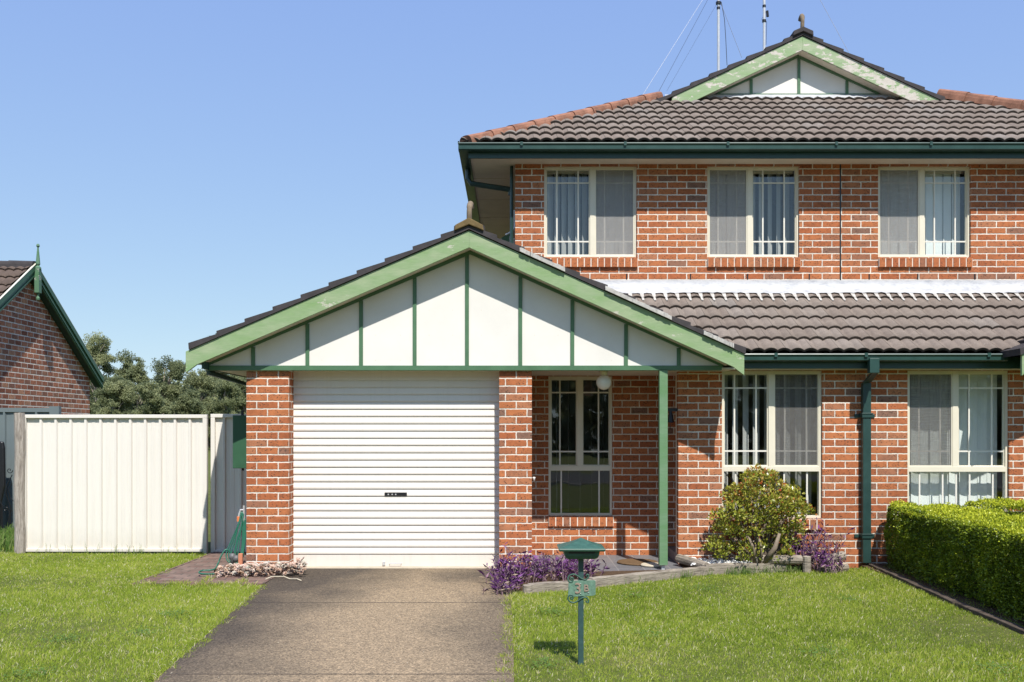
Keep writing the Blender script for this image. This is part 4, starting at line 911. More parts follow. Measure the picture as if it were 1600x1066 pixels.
fi.lathe([(r0 * K, z1 * K) for r0, z1 in [(.07, .72), (.07, .76), (.03, .80), (.05, .84), (.045, .9), (.018, 1.2), (.018, 1.22), (.04, 1.25), (.03, 1.29), (0, 1.31)]], (XBg + .08, Ypk, z0), 10)
fi.build('finial', mat_paint_wood('finial_green', (.10, .20, .12), .80), nh); settle(nh)

# ================================================================== trees far behind
def gum(px, pytop, pw, Y, label, seed, sparse=1.0, base=.25):
    rr = np.random.default_rng(seed); X = wx(px, Y); H = wz(pytop, Y); R = pw / 2 * Y / F
    t = thing('gum_tree', label, 'tree', (X, Y, 0), 'gum trees beyond the fence'); L = Vector((X, Y, 0))
    tr = MB(); tr.tube([(X, Y, -.1), (X + .2 * R * .3, Y, H * .3), (X - .1 * R, Y, H * .6), (X, Y, H * .9)], [H * .022, H * .017, H * .011, .04], 7)
    cl = []
    nb = 21
    for i in range(nb):
        f = (i + .5) / nb; zc = H * (base + (.93 - base) * f); rad = R * (.95 - .75 * abs(f - .38) ** 1.1) * rr.uniform(.3, 1.0); a = rr.uniform(0, 6.28)
        c = np.array([X + math.cos(a) * rad, Y + math.sin(a) * rad, zc]); cl += [(c + rr.normal(size=3) * R * .16 * np.array([1, 1, .7]), R * rr.uniform(.11, .24)) for _ in range(4)]
        tr.tube([(X, Y, max(zc - R * .8, H * .15)), ((X + c[0]) / 2, (Y + c[1]) / 2, zc - R * .25), tuple(c)], [H * .008, H * .005, .02], 5)
    cl.append((np.array([X, Y, H - R * .28]), R * .34))
    P = []; r = []
    for c, q in cl:
        n = int(2300 * sparse * (q / R / .36) ** 2); d = sphere_dirs(n) * (rr.uniform(.1, 1.15, n) ** .6)[:, None] * q * 1.3; d[:, 2] *= .8
        d += .25 * q * np.sin(d[:, [1, 2, 0]] / q * 5); d = d[vnoise(c[None] + d, 1.6 / R * 2.2) > .40]; n = len(d); P.append(c[None] + d); r.append(np.clip(.45 + .25 * rr.normal() + .12 * rng.normal(size=n), 0, 1))
    P = np.concatenate(P); n = len(P); D = unit(rng.normal(size=(n, 3)) + np.array([0, 0, -.7])); N = sphere_dirs(n)
    leaf_mesh('crown', P, D, N, rng.uniform(.09, .20, n) * Y / 80, rng.uniform(.05, .10, n) * Y / 80, np.concatenate(r), M['gum'], t)
    tr.build('trunk', M['bark'], t, smooth=True); settle(t)
for a in [(150, 524, 84, 78, 'tall gum tree right beside the brown brick house', 1, 1.), (196, 549, 60, 84, 'thin gum tree with a pale bare trunk and see through crown', 2, .5), (216, 569, 50, 76, 'short bushy gum tree left of the widest crown', 3, 1.), (258, 561, 84, 80, 'broad rounded gum tree with the widest crown behind the cream fence', 4, 1.2),
          (180, 590, 70, 72, 'low dense gum tree under the thin one', 5, 1.1), (236, 598, 60, 70, 'low olive gum tree in front of the broad one', 6, 1.1), (312, 580, 74, 82, 'gum tree half under the left roof corner', 7, .85), (336, 526, 66, 95, 'tallest gum tree peeking over the left roof slope', 8, .9),
          (352, 592, 56, 76, 'pale olive gum tree next to the garage pier', 9, .8), (384, 588, 60, 80, 'gum tree mostly hidden behind the garage pier', 10, .9), (330, 586, 60, 90, 'grey green gum tree filling the gap under the left eave', 12, 1.0), (372, 578, 64, 92, 'gum tree with a flat crown just left of the garage pier', 13, 1.0), (296, 612, 60, 72, 'small gum tree low between the larger crowns', 11, .9)]:
    gum(*a)
# far wood closing the gaps between trunks near the ground
fw = []; n = 40000; x = rng.uniform(-62, -22, n); y = rng.uniform(92, 100, n); z = rng.uniform(0, 1, n) ** .8 * (5.4 + 1.0 * np.sin(x * .9) + .6 * np.sin(x * 2.3))
tag(leaf_mesh('far_scrub', np.stack([x, y, z], 1), unit(rng.normal(size=(n, 3))), sphere_dirs(n), rng.uniform(.4, .8, n), rng.uniform(.2, .4, n), np.clip(.45 + .2 * np.sin(x * 1.3) + rng.normal(0, .15, n), 0, 1), M['gum']), 'low scrub seen under the gum trees', 'scrub', None, 'stuff')

# street trees across the road behind the viewer: they darken the ground floor panes by reflection
n = 30000; x = rng.uniform(-75, 75, n); y = rng.uniform(-46, -40, n); z = rng.uniform(0, 1, n) * (7.4 + 1.3 * np.sin(x * .35) + .9 * np.sin(x * 1.1))
tag(leaf_mesh('street_wood', np.stack([x, y, z], 1), unit(rng.normal(size=(n, 3))), sphere_dirs(n), rng.uniform(.6, 1.2, n), rng.uniform(.4, .8, n), rng.uniform(0, .5, n), M['gum']), 'belt of trees across the street, mirrored in the panes', 'trees', None, 'stuff')

# ================================================================== letterbox
lY = 1500 * (E + .02) / (1041 - 674); lX = wx(907.5, lY)
lb = thing('letterbox', 'green metal letterbox with a hipped lid on a thin post', 'letterbox', (lX, lY, 0))
pz = lambda py: wz(py, lY)
hwp = 4.2 / F * lY
MB().box(lX - hwp, lX + hwp, lY - hwp, lY + hwp, -.1, pz(871)).build('post', M['pole_green'], lb, bevel=.003)
def frus(m, cx, cy, levels):
    for (z0, a0, b0), (z1, a1, b1) in zip(levels, levels[1:]):
        c0 = [(cx - a0, cy - b0, z0), (cx + a0, cy - b0, z0), (cx + a0, cy + b0, z0), (cx - a0, cy + b0, z0)]; c1 = [(cx - a1, cy - b1, z1), (cx + a1, cy - b1, z1), (cx + a1, cy + b1, z1), (cx - a1, cy + b1, z1)]
        for i in range(4): m.face([c0[i], c0[(i + 1) % 4], c1[(i + 1) % 4], c1[i]])
    z, a, b = levels[0]; m.face([(cx - a, cy + b, z), (cx + a, cy + b, z), (cx + a, cy - b, z), (cx - a, cy - b, z)])
    z, a, b = levels[-1]; m.face([(cx - a, cy - b, z), (cx + a, cy - b, z), (cx + a, cy + b, z), (cx - a, cy + b, z)]); return m
k = lY / F
frus(MB(), lX, lY, [(pz(858.5), 35 * k, 30 * k), (pz(855.5), 36 * k, 31 * k), (pz(854), 35.5 * k, 30.5 * k), (pz(849), 20 * k, 17 * k), (pz(844), 8 * k, 7 * k), (pz(840.5), 1.5 * k, 1.5 * k)]).build('lid', M['mail_green'], lb, bevel=.005)
frus(MB(), lX, lY, [(pz(871.5), 21 * k, 18 * k), (pz(869.5), 24.5 * k, 21 * k), (pz(866), 26.5 * k, 23 * k), (pz(857), 28 * k, 24 * k)]).build('box_body', M['mail_green'], lb, bevel=.008)
MB().box(lX - 20 * k, lX + 20 * k, lY - 24.6 * k, lY - 22 * k, pz(862), pz(859)).build('mail_slot', M['black'], lb)
yp_ = lY - hwp - .006
plt = MB(); a, b_, c_, e_ = wx(887.5, yp_), wx(930.5, yp_), wz(932, yp_), wz(908, yp_)
ang = [(a + .004, e_ - .004), (a + .012, e_ + .001), (b_ - .01, e_ + .006), (b_, e_ + .001), (b_ + .001, c_ + .012), (b_ - .014, c_ + .004), (a + .014, c_ - .004), (a, c_ + .004)]
pl_ = plt.prism(list(reversed(ang)), yp_, yp_ + .006).build('number_plate', M['plate'], lb, bevel=.002)
def swirl(cx, cy, s, flip):
    f = -1 if flip else 1; P = []
    for kx, ky in ((5, -1), (2, -3.5), (-2, -3.2), (-3, 0), (-1, 2.6), (2, 2)): pass
    pts = [(-15, 1), (-16.5, -2), (-14.5, -4), (-12.5, -1.5), (-14, 3), (-18.5, 2.5), (-20.5, -2), (-18, -7), (-11, -9), (-4, -5.5), (1, -2), (7, -.5), (11, -4), (11.5, -8), (9, -8.5), (8, -6)]
    return [(wx(cx + x * s, yp_), yp_ + .002, wz(cy + f * y * s, yp_)) for x, y in pts]
sw = MB(); sw.tube(smoothpath(swirl(908, 906.5, 1.0, False)), .0055, 6); sw.build('scroll', M['mail_green'], lb, smooth=True)
sw = MB(); sw.tube(smoothpath(swirl(908, 933, 1.0, True)), .0055, 6); sw.build('scroll', M['mail_green'], lb, smooth=True)
def text(body, X, Y, Z, size, mat, parent, ext=.003):
    cu = bpy.data.curves.new('t', 'FONT'); cu.body = body; cu.size = size; cu.extrude = ext; cu.align_x = 'CENTER'; cu.align_y = 'CENTER'; cu.offset = .0006
    ob = bpy.data.objects.new('t', cu); C.objects.link(ob); dg = bpy.context.evaluated_depsgraph_get(); me = bpy.data.meshes.new_from_object(ob.evaluated_get(dg)); bpy.data.objects.remove(ob)
    me.transform(Matrix.Translation((X, Y, Z)) @ Matrix.Rotation(math.pi / 2, 4, 'X')); me.materials.clear(); me.materials.append(mat)
    o = bpy.data.objects.new('plate_numeral', me); C.objects.link(o); o.parent = parent; return o
text('3', wx(903, yp_), yp_ - .003, wz(920, yp_), 23 * k, M['digit'], pl_); text('B', wx(916, yp_), yp_ - .003, wz(919.5, yp_), 15 * k, M['digit'], pl_)
st = MB()
for q_ in ((907, 912), (907, 927.5), (919.5, 926.5)): st.lathe([(0, -.003), (.005, 0), (0, .003)], (wx(q_[0], yp_), yp_ - .002, wz(q_[1], yp_)), 8)
st.build('rivets', M['steel'], pl_)
for o in lb.children: pass
settle(lb)

# ================================================================== garden bed edging
def log(name, A, B, r, label, mat='sleeper', square=None, seg=10):
    A, B = Vector(A), Vector(B); m = MB()
    if square:
        d = (B - A).normalized(); s = d.cross(Vector((0, 0, 1))).normalized(); n = max(2, int((B - A).length / .15)); hw_, hh = square; rr = random.Random(int(A.x * 991)); prev = None
        for i in range(n + 1):
            c = A + (B - A) * (i / n); j = [rr.uniform(-.004, .004) for _ in range(4)]
            ring = [c + s * (-hw_ + j[0]), c + s * (hw_ + j[1]), c + s * (hw_ + j[1]) + Vector((0, 0, hh + j[2])), c + s * (-hw_ + j[0]) + Vector((0, 0, hh + j[3]))]
            if prev:
                for a in range(4): m.face([prev[a], prev[(a + 1) % 4], ring[(a + 1) % 4], ring[a]])
            else: m.face(list(reversed(ring)))
            prev = ring
        m.face(prev); o = m.build(name, M[mat], None, bevel=.006)
    else:
        m.tube([A + (B - A) * t for t in (0, .02, .5, .98, 1)], [r * .85, r, r * 1.03, r, r * .85], seg); o = m.build(name, M[mat], None)
    return tag(o, label, 'timber edging', 'timber edging of the garden bed')
log('timber_sleeper', (.80, 9.62, -.03), (2.12, 10.44, -.03), 0, 'long weathered grey sleeper in front of the porch', square=(.045, .11))
log('timber_sleeper', (.18, 9.30, -.03), (.84, 9.60, -.03), 0, 'weathered sleeper half buried behind the purple plant', square=(.05, .10))
log('timber_post', (.16, 9.22, -.05), (.16, 9.22, .075), .045, 'stub of a round timber post at the driveway end of the bed')
log('timber_sleeper', (2.12, 10.50, -.02), (3.05, 10.66, -.02), 0, 'pale sleeper in front of the round bush', square=(.045, .115))
log('timber_log', (1.93, 11.05, .09), (2.14, 10.50, .07), .05, 'short round log slanting from the wall corner to the bed edge')
log('timber_stub', (2.18, 10.47, .02), (2.17, 10.60, .05), .05, 'dark log end poking out where the two long sleepers meet')
log('timber_log', (2.70, 10.62, .13), (3.22, 10.62, .13), .05, 'round log lying on top beside the low post under the bush')
log('timber_post', (3.27, 10.60, -.05), (3.27, 10.60, .17), .045, 'squat upright round post right of the bush trunk')
log('timber_log', (3.48, 10.62, .12), (3.72, 10.74, .16), .052, 'upper of the two short logs right of the squat post')
log('timber_log', (3.46, 10.64, .02), (3.76, 10.74, .03), .05, 'lower of the two short logs right of the squat post')
log('hedge_sleeper', (4.16, 11.05, -.055), (4.00, 8.6, -.055), 0, 'dark low sleeper along the far half of the hedge foot', 'sleeper_dark', square=(.04, .08))
log('hedge_sleeper', (4.00, 8.57, -.055), (3.90, 5.6, -.055), 0, 'dark low sleeper along the near half of the hedge foot', 'sleeper_dark', square=(.04, .08))
bs = MB(); bs.prism([(.25, 9.4), (.85, 9.68), (2.1, 10.5), (3.3, 10.66), (3.9, 11.15), (1.95, 11.15), (1.95, 10.7), (.75, 10.5), (.24, 10.5), (.24, 10.7), (-.05, 10.7), (-.05, 9.5)], -.05, .012, 'z'); struct(bs.build('garden_bed', M['soil']))
b3 = MB(); b3.prism([(2.02, 10.62), (3.3, 10.68), (3.5, 11.14), (1.96, 11.14)], .0, .06, 'z'); struct(b3.build('garden_bed', M['soil']))
b4 = MB(); b4.prism([(4.15, 5.5), (5.3, 5.5), (5.3, 9.8), (9, 9.8), (9, 11.14), (4.05, 11.14)], -.05, .0, 'z'); struct(b4.build('garden_bed', M['soil']))
# white pebbles
pb = MB()
for _ in range(420):
    x, y = random.uniform(2.0, 2.75), random.uniform(10.6, 11.12); s = random.uniform(.012, .026); z = .06 + random.uniform(0, .03)
    pb.lathe([(0, -s * .6), (s * .8, -s * .3), (s, 0), (s * .7, s * .45), (0, s * .6)], (x, y, z), 6)
tag(pb.build('white_pebbles', M['pebble'], None, smooth=True), 'white pebbles mulching the bed by the wall corner', 'pebbles', None, 'stuff')

# ================================================================== plants
def jade():
    Y0 = 10.78; X0 = wx(1186, Y0); t = thing('jade_bush', 'rounded jade bush with fleshy yellow green and reddish leaves', 'bush', (X0, Y0, 0))
    stem = MB(); rr = random.Random(3); centers = []
    # crown outline (photo px): x offset, y, radius in px
    blobs = [(1190, 752, 20), (1170, 765, 20), (1212, 762, 18), (1150, 782, 20), (1182, 785, 22), (1210, 788, 22), (1232, 785, 18), (1140, 806, 20), (1165, 810, 20), (1195, 812, 20), (1224, 808, 20), (1250, 800, 17),
             (1130, 828, 18), (1152, 836, 18), (1118, 846, 17), (1175, 832, 14), (1212, 832, 17), (1240, 826, 16), (1256, 812, 11), (1140, 858, 15), (1112, 858, 11), (1160, 858, 12), (1225, 848, 13), (1208, 745, 13), (1174, 748, 14), (1152, 765, 15), (1238, 772, 14), (1128, 812, 14), (1258, 800, 12), (1158, 874, 11), (1172, 864, 10), (1222, 866, 12), (1240, 852, 12), (1128, 870, 10), (1196, 856, 11), (1208, 872, 8), (1184, 872, 8), (1124, 868, 9), (1244, 786, 10)]
    pts = []; base = Vector((X0 + .03, Y0 + .1, .05))
    for px, py, r in blobs:
        for dy in ((-.22, 1), (.12, 1)):
            yy = Y0 + dy[0] + rr.uniform(-.1, .1) + (.12 if py < 760 else 0)
            c = Vector((wx(px + rr.uniform(-7, 7), yy), yy, wz(py + rr.uniform(-5, 5), yy))); q = r * yy / F * rr.uniform(.72, 1.02); centers.append((c, q))
        e = c
        mid = base.lerp(e, .45) + Vector((rr.uniform(-.06, .06), rr.uniform(-.05, .05), -.04))
        stem.tube([base + Vector((rr.uniform(-.06, .06), 0, -.05)), base.lerp(mid, .5), mid, e], [.026, .021, .014, .006], 6)
    for A, B, rad in (((1180, 880), (1168, 836), .02), ((1196, 878), (1218, 834), .034), ((1188, 880), (1186, 842), .022), ((1176, 790), (1188, 768), .016)):
        stem.tube([(wx(A[0], 10.55), 10.6, wz(A[1], 10.6)), (wx((A[0] + B[0]) / 2 + 4, 10.5), 10.5, wz((A[1] + B[1]) / 2, 10.5)), (wx(B[0], 10.55), 10.55, wz(B[1], 10.55))], [rad, rad * .8, rad * .5], 8)
    P, D, N, R = [], [], [], []
    for c, q in centers:
        n = int(300 * (q / .14) ** 2); d = sphere_dirs(n); keep = d[:, 2] > -.35; d = d[keep]; n = len(d); rad = rng.uniform(.45, 1.0, n)
        p = np.array(c)[None] + d * rad[:, None] * q; P.append(p); dd = unit(d + rng.normal(0, .55, (n, 3)) + np.array([0, 0, .35])); D.append(dd); N.append(unit(np.cross(dd, sphere_dirs(n))))
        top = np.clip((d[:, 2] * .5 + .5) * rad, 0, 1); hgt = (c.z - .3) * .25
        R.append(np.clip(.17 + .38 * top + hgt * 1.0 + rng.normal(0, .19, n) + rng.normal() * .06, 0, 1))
    P, D, N, R = map(np.concatenate, (P, D, N, R)); n = len(P)
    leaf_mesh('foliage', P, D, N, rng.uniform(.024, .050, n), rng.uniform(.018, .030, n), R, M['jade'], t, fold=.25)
    stem.build('stems', M['jade_stem'], t, smooth=True); settle(t)
jade()
def strappy(name, label, spots, n_st, hgt, seed, cat='plant'):
    """clump of leaning stems with strap leaves"""
    rr = np.random.default_rng(seed); P, D, L = [], [], []; cx = sum(s[0] for s in spots) / len(spots); cy = sum(s[1] for s in spots) / len(spots)
    t = thing(name, label, cat, (cx, cy, 0)); st = MB()
    for (x, y, s, hh) in spots:
        for _ in range(n_st):
            b = np.array([x + rr.normal() * .06 * s, y + rr.normal() * .06 * s, .0]); a = rr.uniform(0, 6.28); ln = rr.uniform(.1, .65); H = hgt * hh * rr.uniform(.45, 1.05)
            tip = b + np.array([math.cos(a) * ln * H, math.sin(a) * ln * H, H]); mid = (b + tip) / 2 + np.array([0, 0, .02])
            st.tube([tuple(b), tuple(mid), tuple(tip)], [.004, .0035, .0025], 4, cap=False)
            for k_ in range(rr.integers(5, 9)):
                f = rr.uniform(.25, 1.03); p = b + (tip - b) * f; a2 = rr.uniform(0, 6.28); d = np.array([math.cos(a2), math.sin(a2), rr.uniform(.1, 1.1)]); P.append(p); D.append(d); L.append(rr.uniform(.045, .095))
    P = np.array(P); D = unit(np.array(D)); L = np.array(L); n = len(P); N = unit(np.cross(D, sphere_dirs(n))); R = np.clip(rng.uniform(0, .82, n), 0, 1); dry = (rng.uniform(0, 1, n) < np.where(P[:, 2] < .1, .30, .07)); R = np.where(dry, rng.uniform(.9, 1, n), R)
    leaf_mesh('leaves', P, D, N, L, L * .22, R, M['purple'], t, fold=.3); st.build('stems', M['purple'] if False else simple('purple_stem', (.22, .13, .16), .6, .3, 30), t); settle(t)
spots = [(-.06 + .02 * i, 9.25 + .12 * i, 1, .8) for i in range(5)] + [(.1 + .13 * i, 9.75 + .06 * i, 1.1, 1.0 - .03 * i) for i in range(6)] + [(.05, 9.95, 1.2, 1.3), (.28, 10.1, 1.2, 1.05), (.5, 10.2, 1.1, 1.0), (.7, 10.2, 1, .95), (.0, 9.6, 1.1, 1.1), (-.1, 9.9, 1., .9), (.82, 10.15, .9, .7), (-.12, 9.15, .8, .4)]
strappy('purple_plant', 'sprawling purple strap leaved plant at the driveway corner of the porch', spots, 15, .28, 5)
strappy('purple_plant', 'smaller purple strap leaved plant right of the round bush', [(3.24, 10.75, 1, 1.3), (3.34, 10.8, 1, 1.6), (3.44, 10.8, 1, 1.5), (3.5, 10.72, 1, 1.2), (3.42, 10.6, 1, .8), (3.55, 10.6, 1.2, .55)], 17, .33, 6)
def succulents():
    t = thing('succulent_clump', 'low pinkish grey rosette succulents along the foot of the garage pier', 'plant', (-2.8, 10.3, 0)); P, D, N, R, L, W_ = [], [], [], [], [], []
    rr = np.random.default_rng(11)
    for i in range(330):
        px = rr.uniform(338, 478); f = (px - 338) / 140; py = 901 - 4 * f - rr.uniform(0, 1) ** .8 * (18 if f < .9 else 24) + (0 if f > .15 else 3); Y = 10.15 + rr.uniform(0, .45); base = 1500 * E / (899 - 674)
        z = max(.01, wz(py, Y)) ; x = wx(px, Y); c = np.array([x, Y, min(z, .17)]); tilt = unit(np.array([[rr.normal() * .5, -.4 + rr.normal() * .4, 1.]]))[0]
        a_ = np.cross(tilt, [1, 0, 0]); a_ /= np.linalg.norm(a_); b_ = np.cross(tilt, a_); sz = rr.uniform(.022, .042); tone = rr.uniform(.1, .9)
        for ring, (nn, el, ll) in enumerate(((7, .25, 1.), (6, .75, .8), (4, 1.6, .5))):
            for k_ in range(nn):
                an = 6.28 * (k_ + .5 * ring) / nn; d = (a_ * math.cos(an) + b_ * math.sin(an)) + tilt * el; d /= np.linalg.norm(d); P.append(c); D.append(d); nn_ = np.cross(d, np.cross(tilt, d)); N.append(nn_ / (np.linalg.norm(nn_) + 1e-9)); L.append(sz * ll); W_.append(sz * .5); R.append(np.clip(tone + rr.normal() * .12, 0, 1))
    leaf_mesh('rosettes', np.array(P), np.array(D), np.array(N), np.array(L), np.array(W_), np.array(R), M['succulent'], t, fold=.35)
    m = MB(); m.tube([P3(335, 893, 10.45), P3(400, 889, 10.5), P3(470, 888, 10.5)], [.03, .06, .03], 6); m.build('dead_stems', M['soil'], t)
    r2 = MB(); r2.tube([(-2.55, 9.98, .01), (-2.5, 10.04, .03), (-2.38, 10.08, .025), (-2.3, 10.0, .012), (-2.22, 9.98, .015), (-2.16, 9.9, .01)], .006, 5); r2.build('runner', M['mat_pale'], t, smooth=True)
    settle(t)
succulents()
def hedge(name, label, x0, x1, y0, y1, h, slant, faces, dens=15000):
    """clipped box hedge: leafy shell over an added dark core that blocks light; slant moves x with y"""
    sx = lambda y: slant * (y - y1)
    t = thing(name, label, 'hedge', ((x0 + x1) / 2, (y0 + y1) / 2, 0), 'clipped box hedges')
    m = MB(); i_ = .12; ny = max(2, int((y1 - y0) / .3))
    a, b, c, d = x0 + i_, x1 - i_, y0 + i_, y1 - i_
    base = [(a + sx(c), c), (b + sx(c), c), (b + sx(d), d), (a + sx(d), d)]; m.prism(base, -.02, h - i_, 'z'); m.build('light_block_core', M['hedge_core'], t)  # solid dark core added inside the leaves to block light
    P, D, R = [], [], []
    for nm, area, f in (('l', (y1 - y0) * h, lambda u, v: (x0, y0 + u * (y1 - y0), v * h, (-1, 0, 0))), ('t', (x1 - x0) * (y1 - y0), lambda u, v: (x0 + v * (x1 - x0), y0 + u * (y1 - y0), h, (0, 0, 1))),
                        ('f', (x1 - x0) * h, lambda u, v: (x0 + u * (x1 - x0), y0, v * h, (0, -1, 0))), ('b', (x1 - x0) * h, lambda u, v: (x0 + u * (x1 - x0), y1, v * h, (0, 1, 0))), ('r', (y1 - y0) * h, lambda u, v: (x1, y0 + u * (y1 - y0), v * h, (1, 0, 0)))):
        if nm not in faces: continue
        n = int(area * dens * (1 if faces[nm] else .35)); u = rng.uniform(0, 1, n); v = rng.uniform(0, 1, n)
        one = np.ones(n); X, Yy, Z, nn = f(u, v); X, Yy, Z = X * one, Yy * one, Z * one; nn = np.array(nn, float)
        q0 = np.stack([X, Yy, Z], 1); lump = .13 * (vnoise(q0, 4.5) - .55) + .10 * (vnoise(q0, 12, 3) - .5)
        dep = -np.abs(rng.normal(0, .026, n)) + lump * .75 + np.where(rng.uniform(0, 1, n) < .05, rng.uniform(0, .035, n), 0)
        # round the edges
        p = np.stack([X, Yy, Z], 1) + nn * dep[:, None]; R0 = .10
        for ax, lo, hi in ((0, x0, x1), (1, y0, y1), (2, -9, h)):
            pass
        qx = np.clip(p[:, 0], x0 + R0, x1 - R0); qy = np.clip(p[:, 1], y0 + R0, y1 - R0); qz = np.minimum(p[:, 2], h - R0); q = np.stack([qx, qy, qz], 1); v_ = p - q; ln = np.linalg.norm(v_, axis=1)[:, None] + 1e-9
        p = q + v_ / ln * np.minimum(ln, R0 + dep[:, None] * 0 + np.maximum(dep, 0)[:, None] + .0) * np.where(ln > 1e-6, 1, 0)
        p = np.where(ln < R0 * .2, np.stack([X, Yy, Z], 1) + nn * dep[:, None], p)
        p[:, 0] += sx(p[:, 1]); p[:, 2] = np.maximum(p[:, 2], .02); low = (p[:, 2] < .14) & (rng.uniform(0, 1, n) < (.14 - p[:, 2]) * 6)
        keep = ~low; p = p[keep]; n2 = len(p); P.append(p); D.append(unit(nn[None] * .8 + rng.normal(0, .6, (n2, 3)) + np.array([0, 0, .35])))
        tone = .22 + .26 * (vnoise(p, 5, 7) - .3) + rng.normal(0, .16, n2) + (.38 if nm == 't' else 0) + 1.5 * np.maximum(dep[keep], 0); R.append(np.clip(tone, 0, 1))  # brighter top, darker sides: light and shade put into the leaf colour
    P, D, R = map(np.concatenate, (P, D, R)); n = len(P); N = unit(np.cross(D, sphere_dirs(n)))
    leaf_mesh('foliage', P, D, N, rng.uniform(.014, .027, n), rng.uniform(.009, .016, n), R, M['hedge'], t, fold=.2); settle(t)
hedge('box_hedge', 'long clipped box hedge running from the wall toward the viewer at right', 4.30, 5.10, 5.6, 11.02, .72, .055, {'l': 1, 't': 1, 'f': 0, 'b': 0, 'r': 0})
hedge('box_hedge', 'rear clipped box hedge along the wall behind the long one', 5.16, 8.0, 10.35, 11.0, .76, 0, {'l': 0, 't': 1, 'f': 1}, 11000)
tufts('strappy_plant', [(wx(1600, 9.9) + .03, 9.9, .3, 1)], 'strap leaved plant at the right picture edge between the two hedges', 'plant', 'weed', 26, (.3, .5), (.015, .03), .45)

# ================================================================== small things
# hose on its reel hook, tap, stake
hs = MB(); rr = random.Random(4); Yh = 11.0
for i in range(6):
    a, b = rr.uniform(-2, 2), -7 + i * 2.8 + rr.uniform(-1, 1); xt = 377 + i * .9
    pts = smoothpath([P3(xt, 800, Yh), P3(xt - 4 + a, 820, Yh - .03), P3(xt - 11 + b * .6, 845, Yh - .06), P3(xt - 16 + b, 868 + a, Yh - .1), P3(xt - 10 + b, 880 + a, Yh - .12), P3(xt - 2, 868, Yh - .07), P3(xt + 2, 840, Yh - .03), P3(xt + 1.5, 810, Yh)])
    hs.tube(pts, .0075, 6)
hs.tube(smoothpath([P3(362, 880, 10.7), P3(360, 864, 10.7), P3(353, 859, 10.68), P3(346, 868, 10.65), P3(340, 882, 10.6), P3(334, 890, 10.4), P3(315, 892, 10.35), P3(311, 895, 10.25), P3(318, 897, 10.2), P3(335, 897, 10.15)]), .009, 6)
tag(hs.build('garden_hose', M['hose'], None, smooth=True), 'green garden hose looped on a hook beside the garage pier', 'hose')
tp = MB(); tp.tube([P3(381, 797, Yh), P3(376, 797, Yh), P3(374, 803, Yh), P3(373, 808, Yh)], .012, 8).tube([P3(381, 790, Yh), P3(381, 870, Yh)], .012, 6); tpo = tag(tp.build('garden_tap', M['steel'], None), 'small garden tap above the green hose', 'tap')
MB().tube([P3(372.5, 807, Yh), P3(372.5, 815, Yh)], .018, 10).build('hose_connector', M['orange'], tpo)
sk = MB(); sk.box(wx(373, 10.5), wx(379, 10.5), 10.48, 10.52, 0, wz(865, 10.5)); tag(sk.build('timber_stake', M['stake'], None, bevel=.003), 'short orange brown stake at the garage pier foot', 'stake')
sp_ = MB(); sp_.lathe([(0, 0), (.02, 0), (.022, .06), (.035, .08), (.04, .10), (.03, .13), (.0, .14)], P3(363, 884, 10.55), 12).lathe([(0, -.04), (.03, -.03), (.04, 0), (.03, .03), (0, .04)], P3(369, 873, 10.55), 12)
tag(sp_.build('hose_fitting', simple('grey_plastic', (.12, .12, .12), .5, .1), None, smooth=True), 'grey hose fitting standing in the succulents', 'fitting')
dm = MB(); dm.lathe([(0, .028), (.23, .028), (.24, .018), (.235, .006)], (wx(997, 11.2), 11.25, 0), 36); tag(dm.build('door_mat', M['mat'], None), 'flat round brown mat on the grey porch tiles', 'mat')
ds = MB(); ds.lathe([(0, .03), (.13, .03), (.14, .02), (.13, .006)], (wx(1021, 10.95), 11.0, 0), 24); tag(ds.build('stone_disc', M['mat_pale'], None), 'pale flat disc beside the green porch post', 'stepping stone')
wp = MB(); wp.lathe([(0, 0), (.012, 0), (.014, .03), (.02, .045), (0, .05)], (pr1 + .03, 11.0, wz(752, 11.0)), 8); tag(wp.build('wall_tap', M['flue'], None, smooth=True), 'tiny white fitting on the inner side of the right pier', 'fitting')
lf = MB()
for _ in range(60):
    x = random.uniform(-2.2, -.1); y = random.uniform(6, 10.6); a = random.uniform(0, 6.28); s = random.uniform(.005, .012)
    lf.face([(x + s * math.cos(a), y + s * math.sin(a), .0045), (x - s * .4 * math.sin(a), y + s * .4 * math.cos(a), .007), (x - s * math.cos(a), y - s * math.sin(a), .0045), (x + s * .4 * math.sin(a), y - s * .4 * math.cos(a), .006)])
tag(lf.build('leaf_litter', M['mat_pale']), 'scattered pale leaf bits on the driveway', 'litter', None, 'stuff')

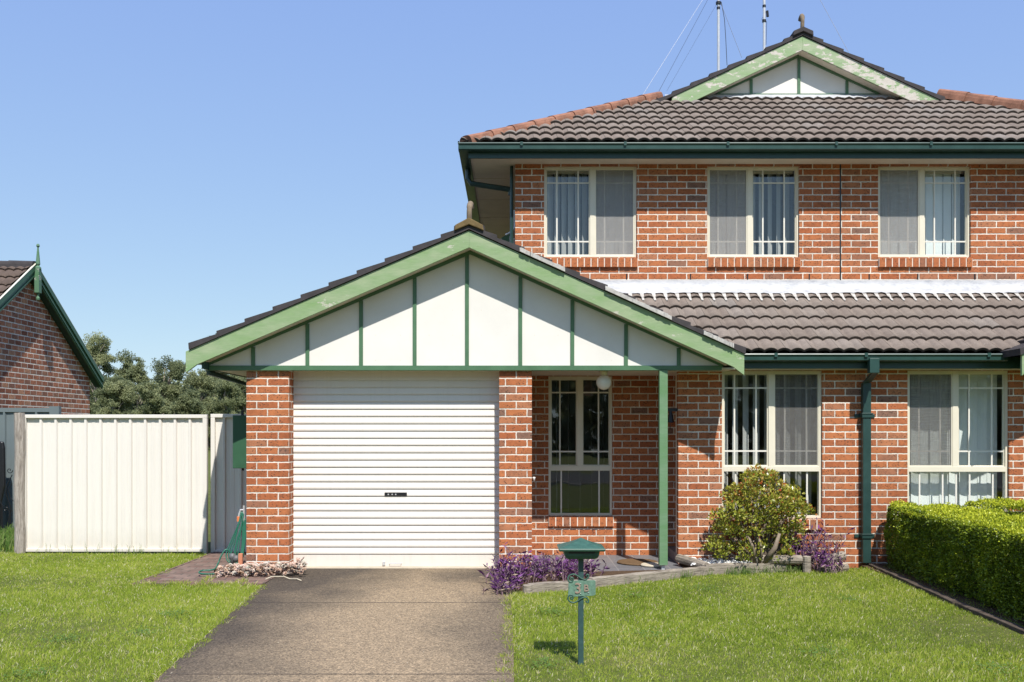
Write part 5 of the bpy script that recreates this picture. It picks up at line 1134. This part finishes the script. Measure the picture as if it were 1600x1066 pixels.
# ================================================================== light, sky, camera
el, az = math.radians(53), math.radians(14.6)
Sd = Vector((math.sin(az) * math.cos(el), -math.cos(az) * math.cos(el), math.sin(el)))
sun = bpy.data.lights.new('sun', 'SUN'); sun.energy = 4.6; sun.angle = math.radians(.53); sun.color = (1, .955, .88)
so_ = bpy.data.objects.new('sun', sun); C.objects.link(so_); so_.rotation_euler = Sd.to_track_quat('Z', 'Y').to_euler(); so_.location = (3, -8, 20)
Wd_ = bpy.data.worlds.new('World'); S.world = Wd_; Wd_.use_nodes = True; nt = Wd_.node_tree
sky = nt.nodes.new('ShaderNodeTexSky'); sky.sky_type = 'NISHITA'; sky.sun_disc = False; sky.sun_elevation = el; sky.sun_rotation = math.pi - az
sky.air_density = 1.0; sky.dust_density = 0; sky.ozone_density = 1.5; sky.altitude = 0
bg = nt.nodes['Background']; bg.inputs[1].default_value = .15; 
sp3 = nt.nodes.new('ShaderNodeSeparateColor'); cb3 = nt.nodes.new('ShaderNodeCombineColor'); nt.links.new(sky.outputs[0], sp3.inputs[0])
for q3, (pw_, mul_) in enumerate(((.46, 1.27), (.44, 1.60), (.14, 3.52))):     # clear pale air: softer step from zenith to horizon
    a3 = nt.nodes.new('ShaderNodeMath'); a3.operation = 'POWER'; a3.inputs[1].default_value = pw_; b3_ = nt.nodes.new('ShaderNodeMath'); b3_.operation = 'MULTIPLY'; b3_.inputs[1].default_value = mul_
    nt.links.new(sp3.outputs[q3], a3.inputs[0]); nt.links.new(a3.outputs[0], b3_.inputs[0]); nt.links.new(b3_.outputs[0], cb3.inputs[q3])
nt.links.new(cb3.outputs[0], bg.inputs[0])
cam = bpy.data.cameras.new('camera'); co = bpy.data.objects.new('camera', cam); C.objects.link(co); S.camera = co
co.location = (0, 0, E); co.rotation_euler = (math.pi / 2, 0, 0); cam.sensor_width = 36; cam.lens = 36 * F / 1600
cam.shift_x = (800 - CX) / 1600; cam.shift_y = (HY - 533) / 1600; cam.clip_end = 1500; cam.clip_start = .05
S.view_settings.view_transform = 'Standard'; S.view_settings.look = 'None'; S.view_settings.gamma = 1; S.view_settings.exposure = .40
S.cycles.max_bounces = 8; S.cycles.transparent_max_bounces = 16
S.render.resolution_x, S.render.resolution_y = 1024, 682
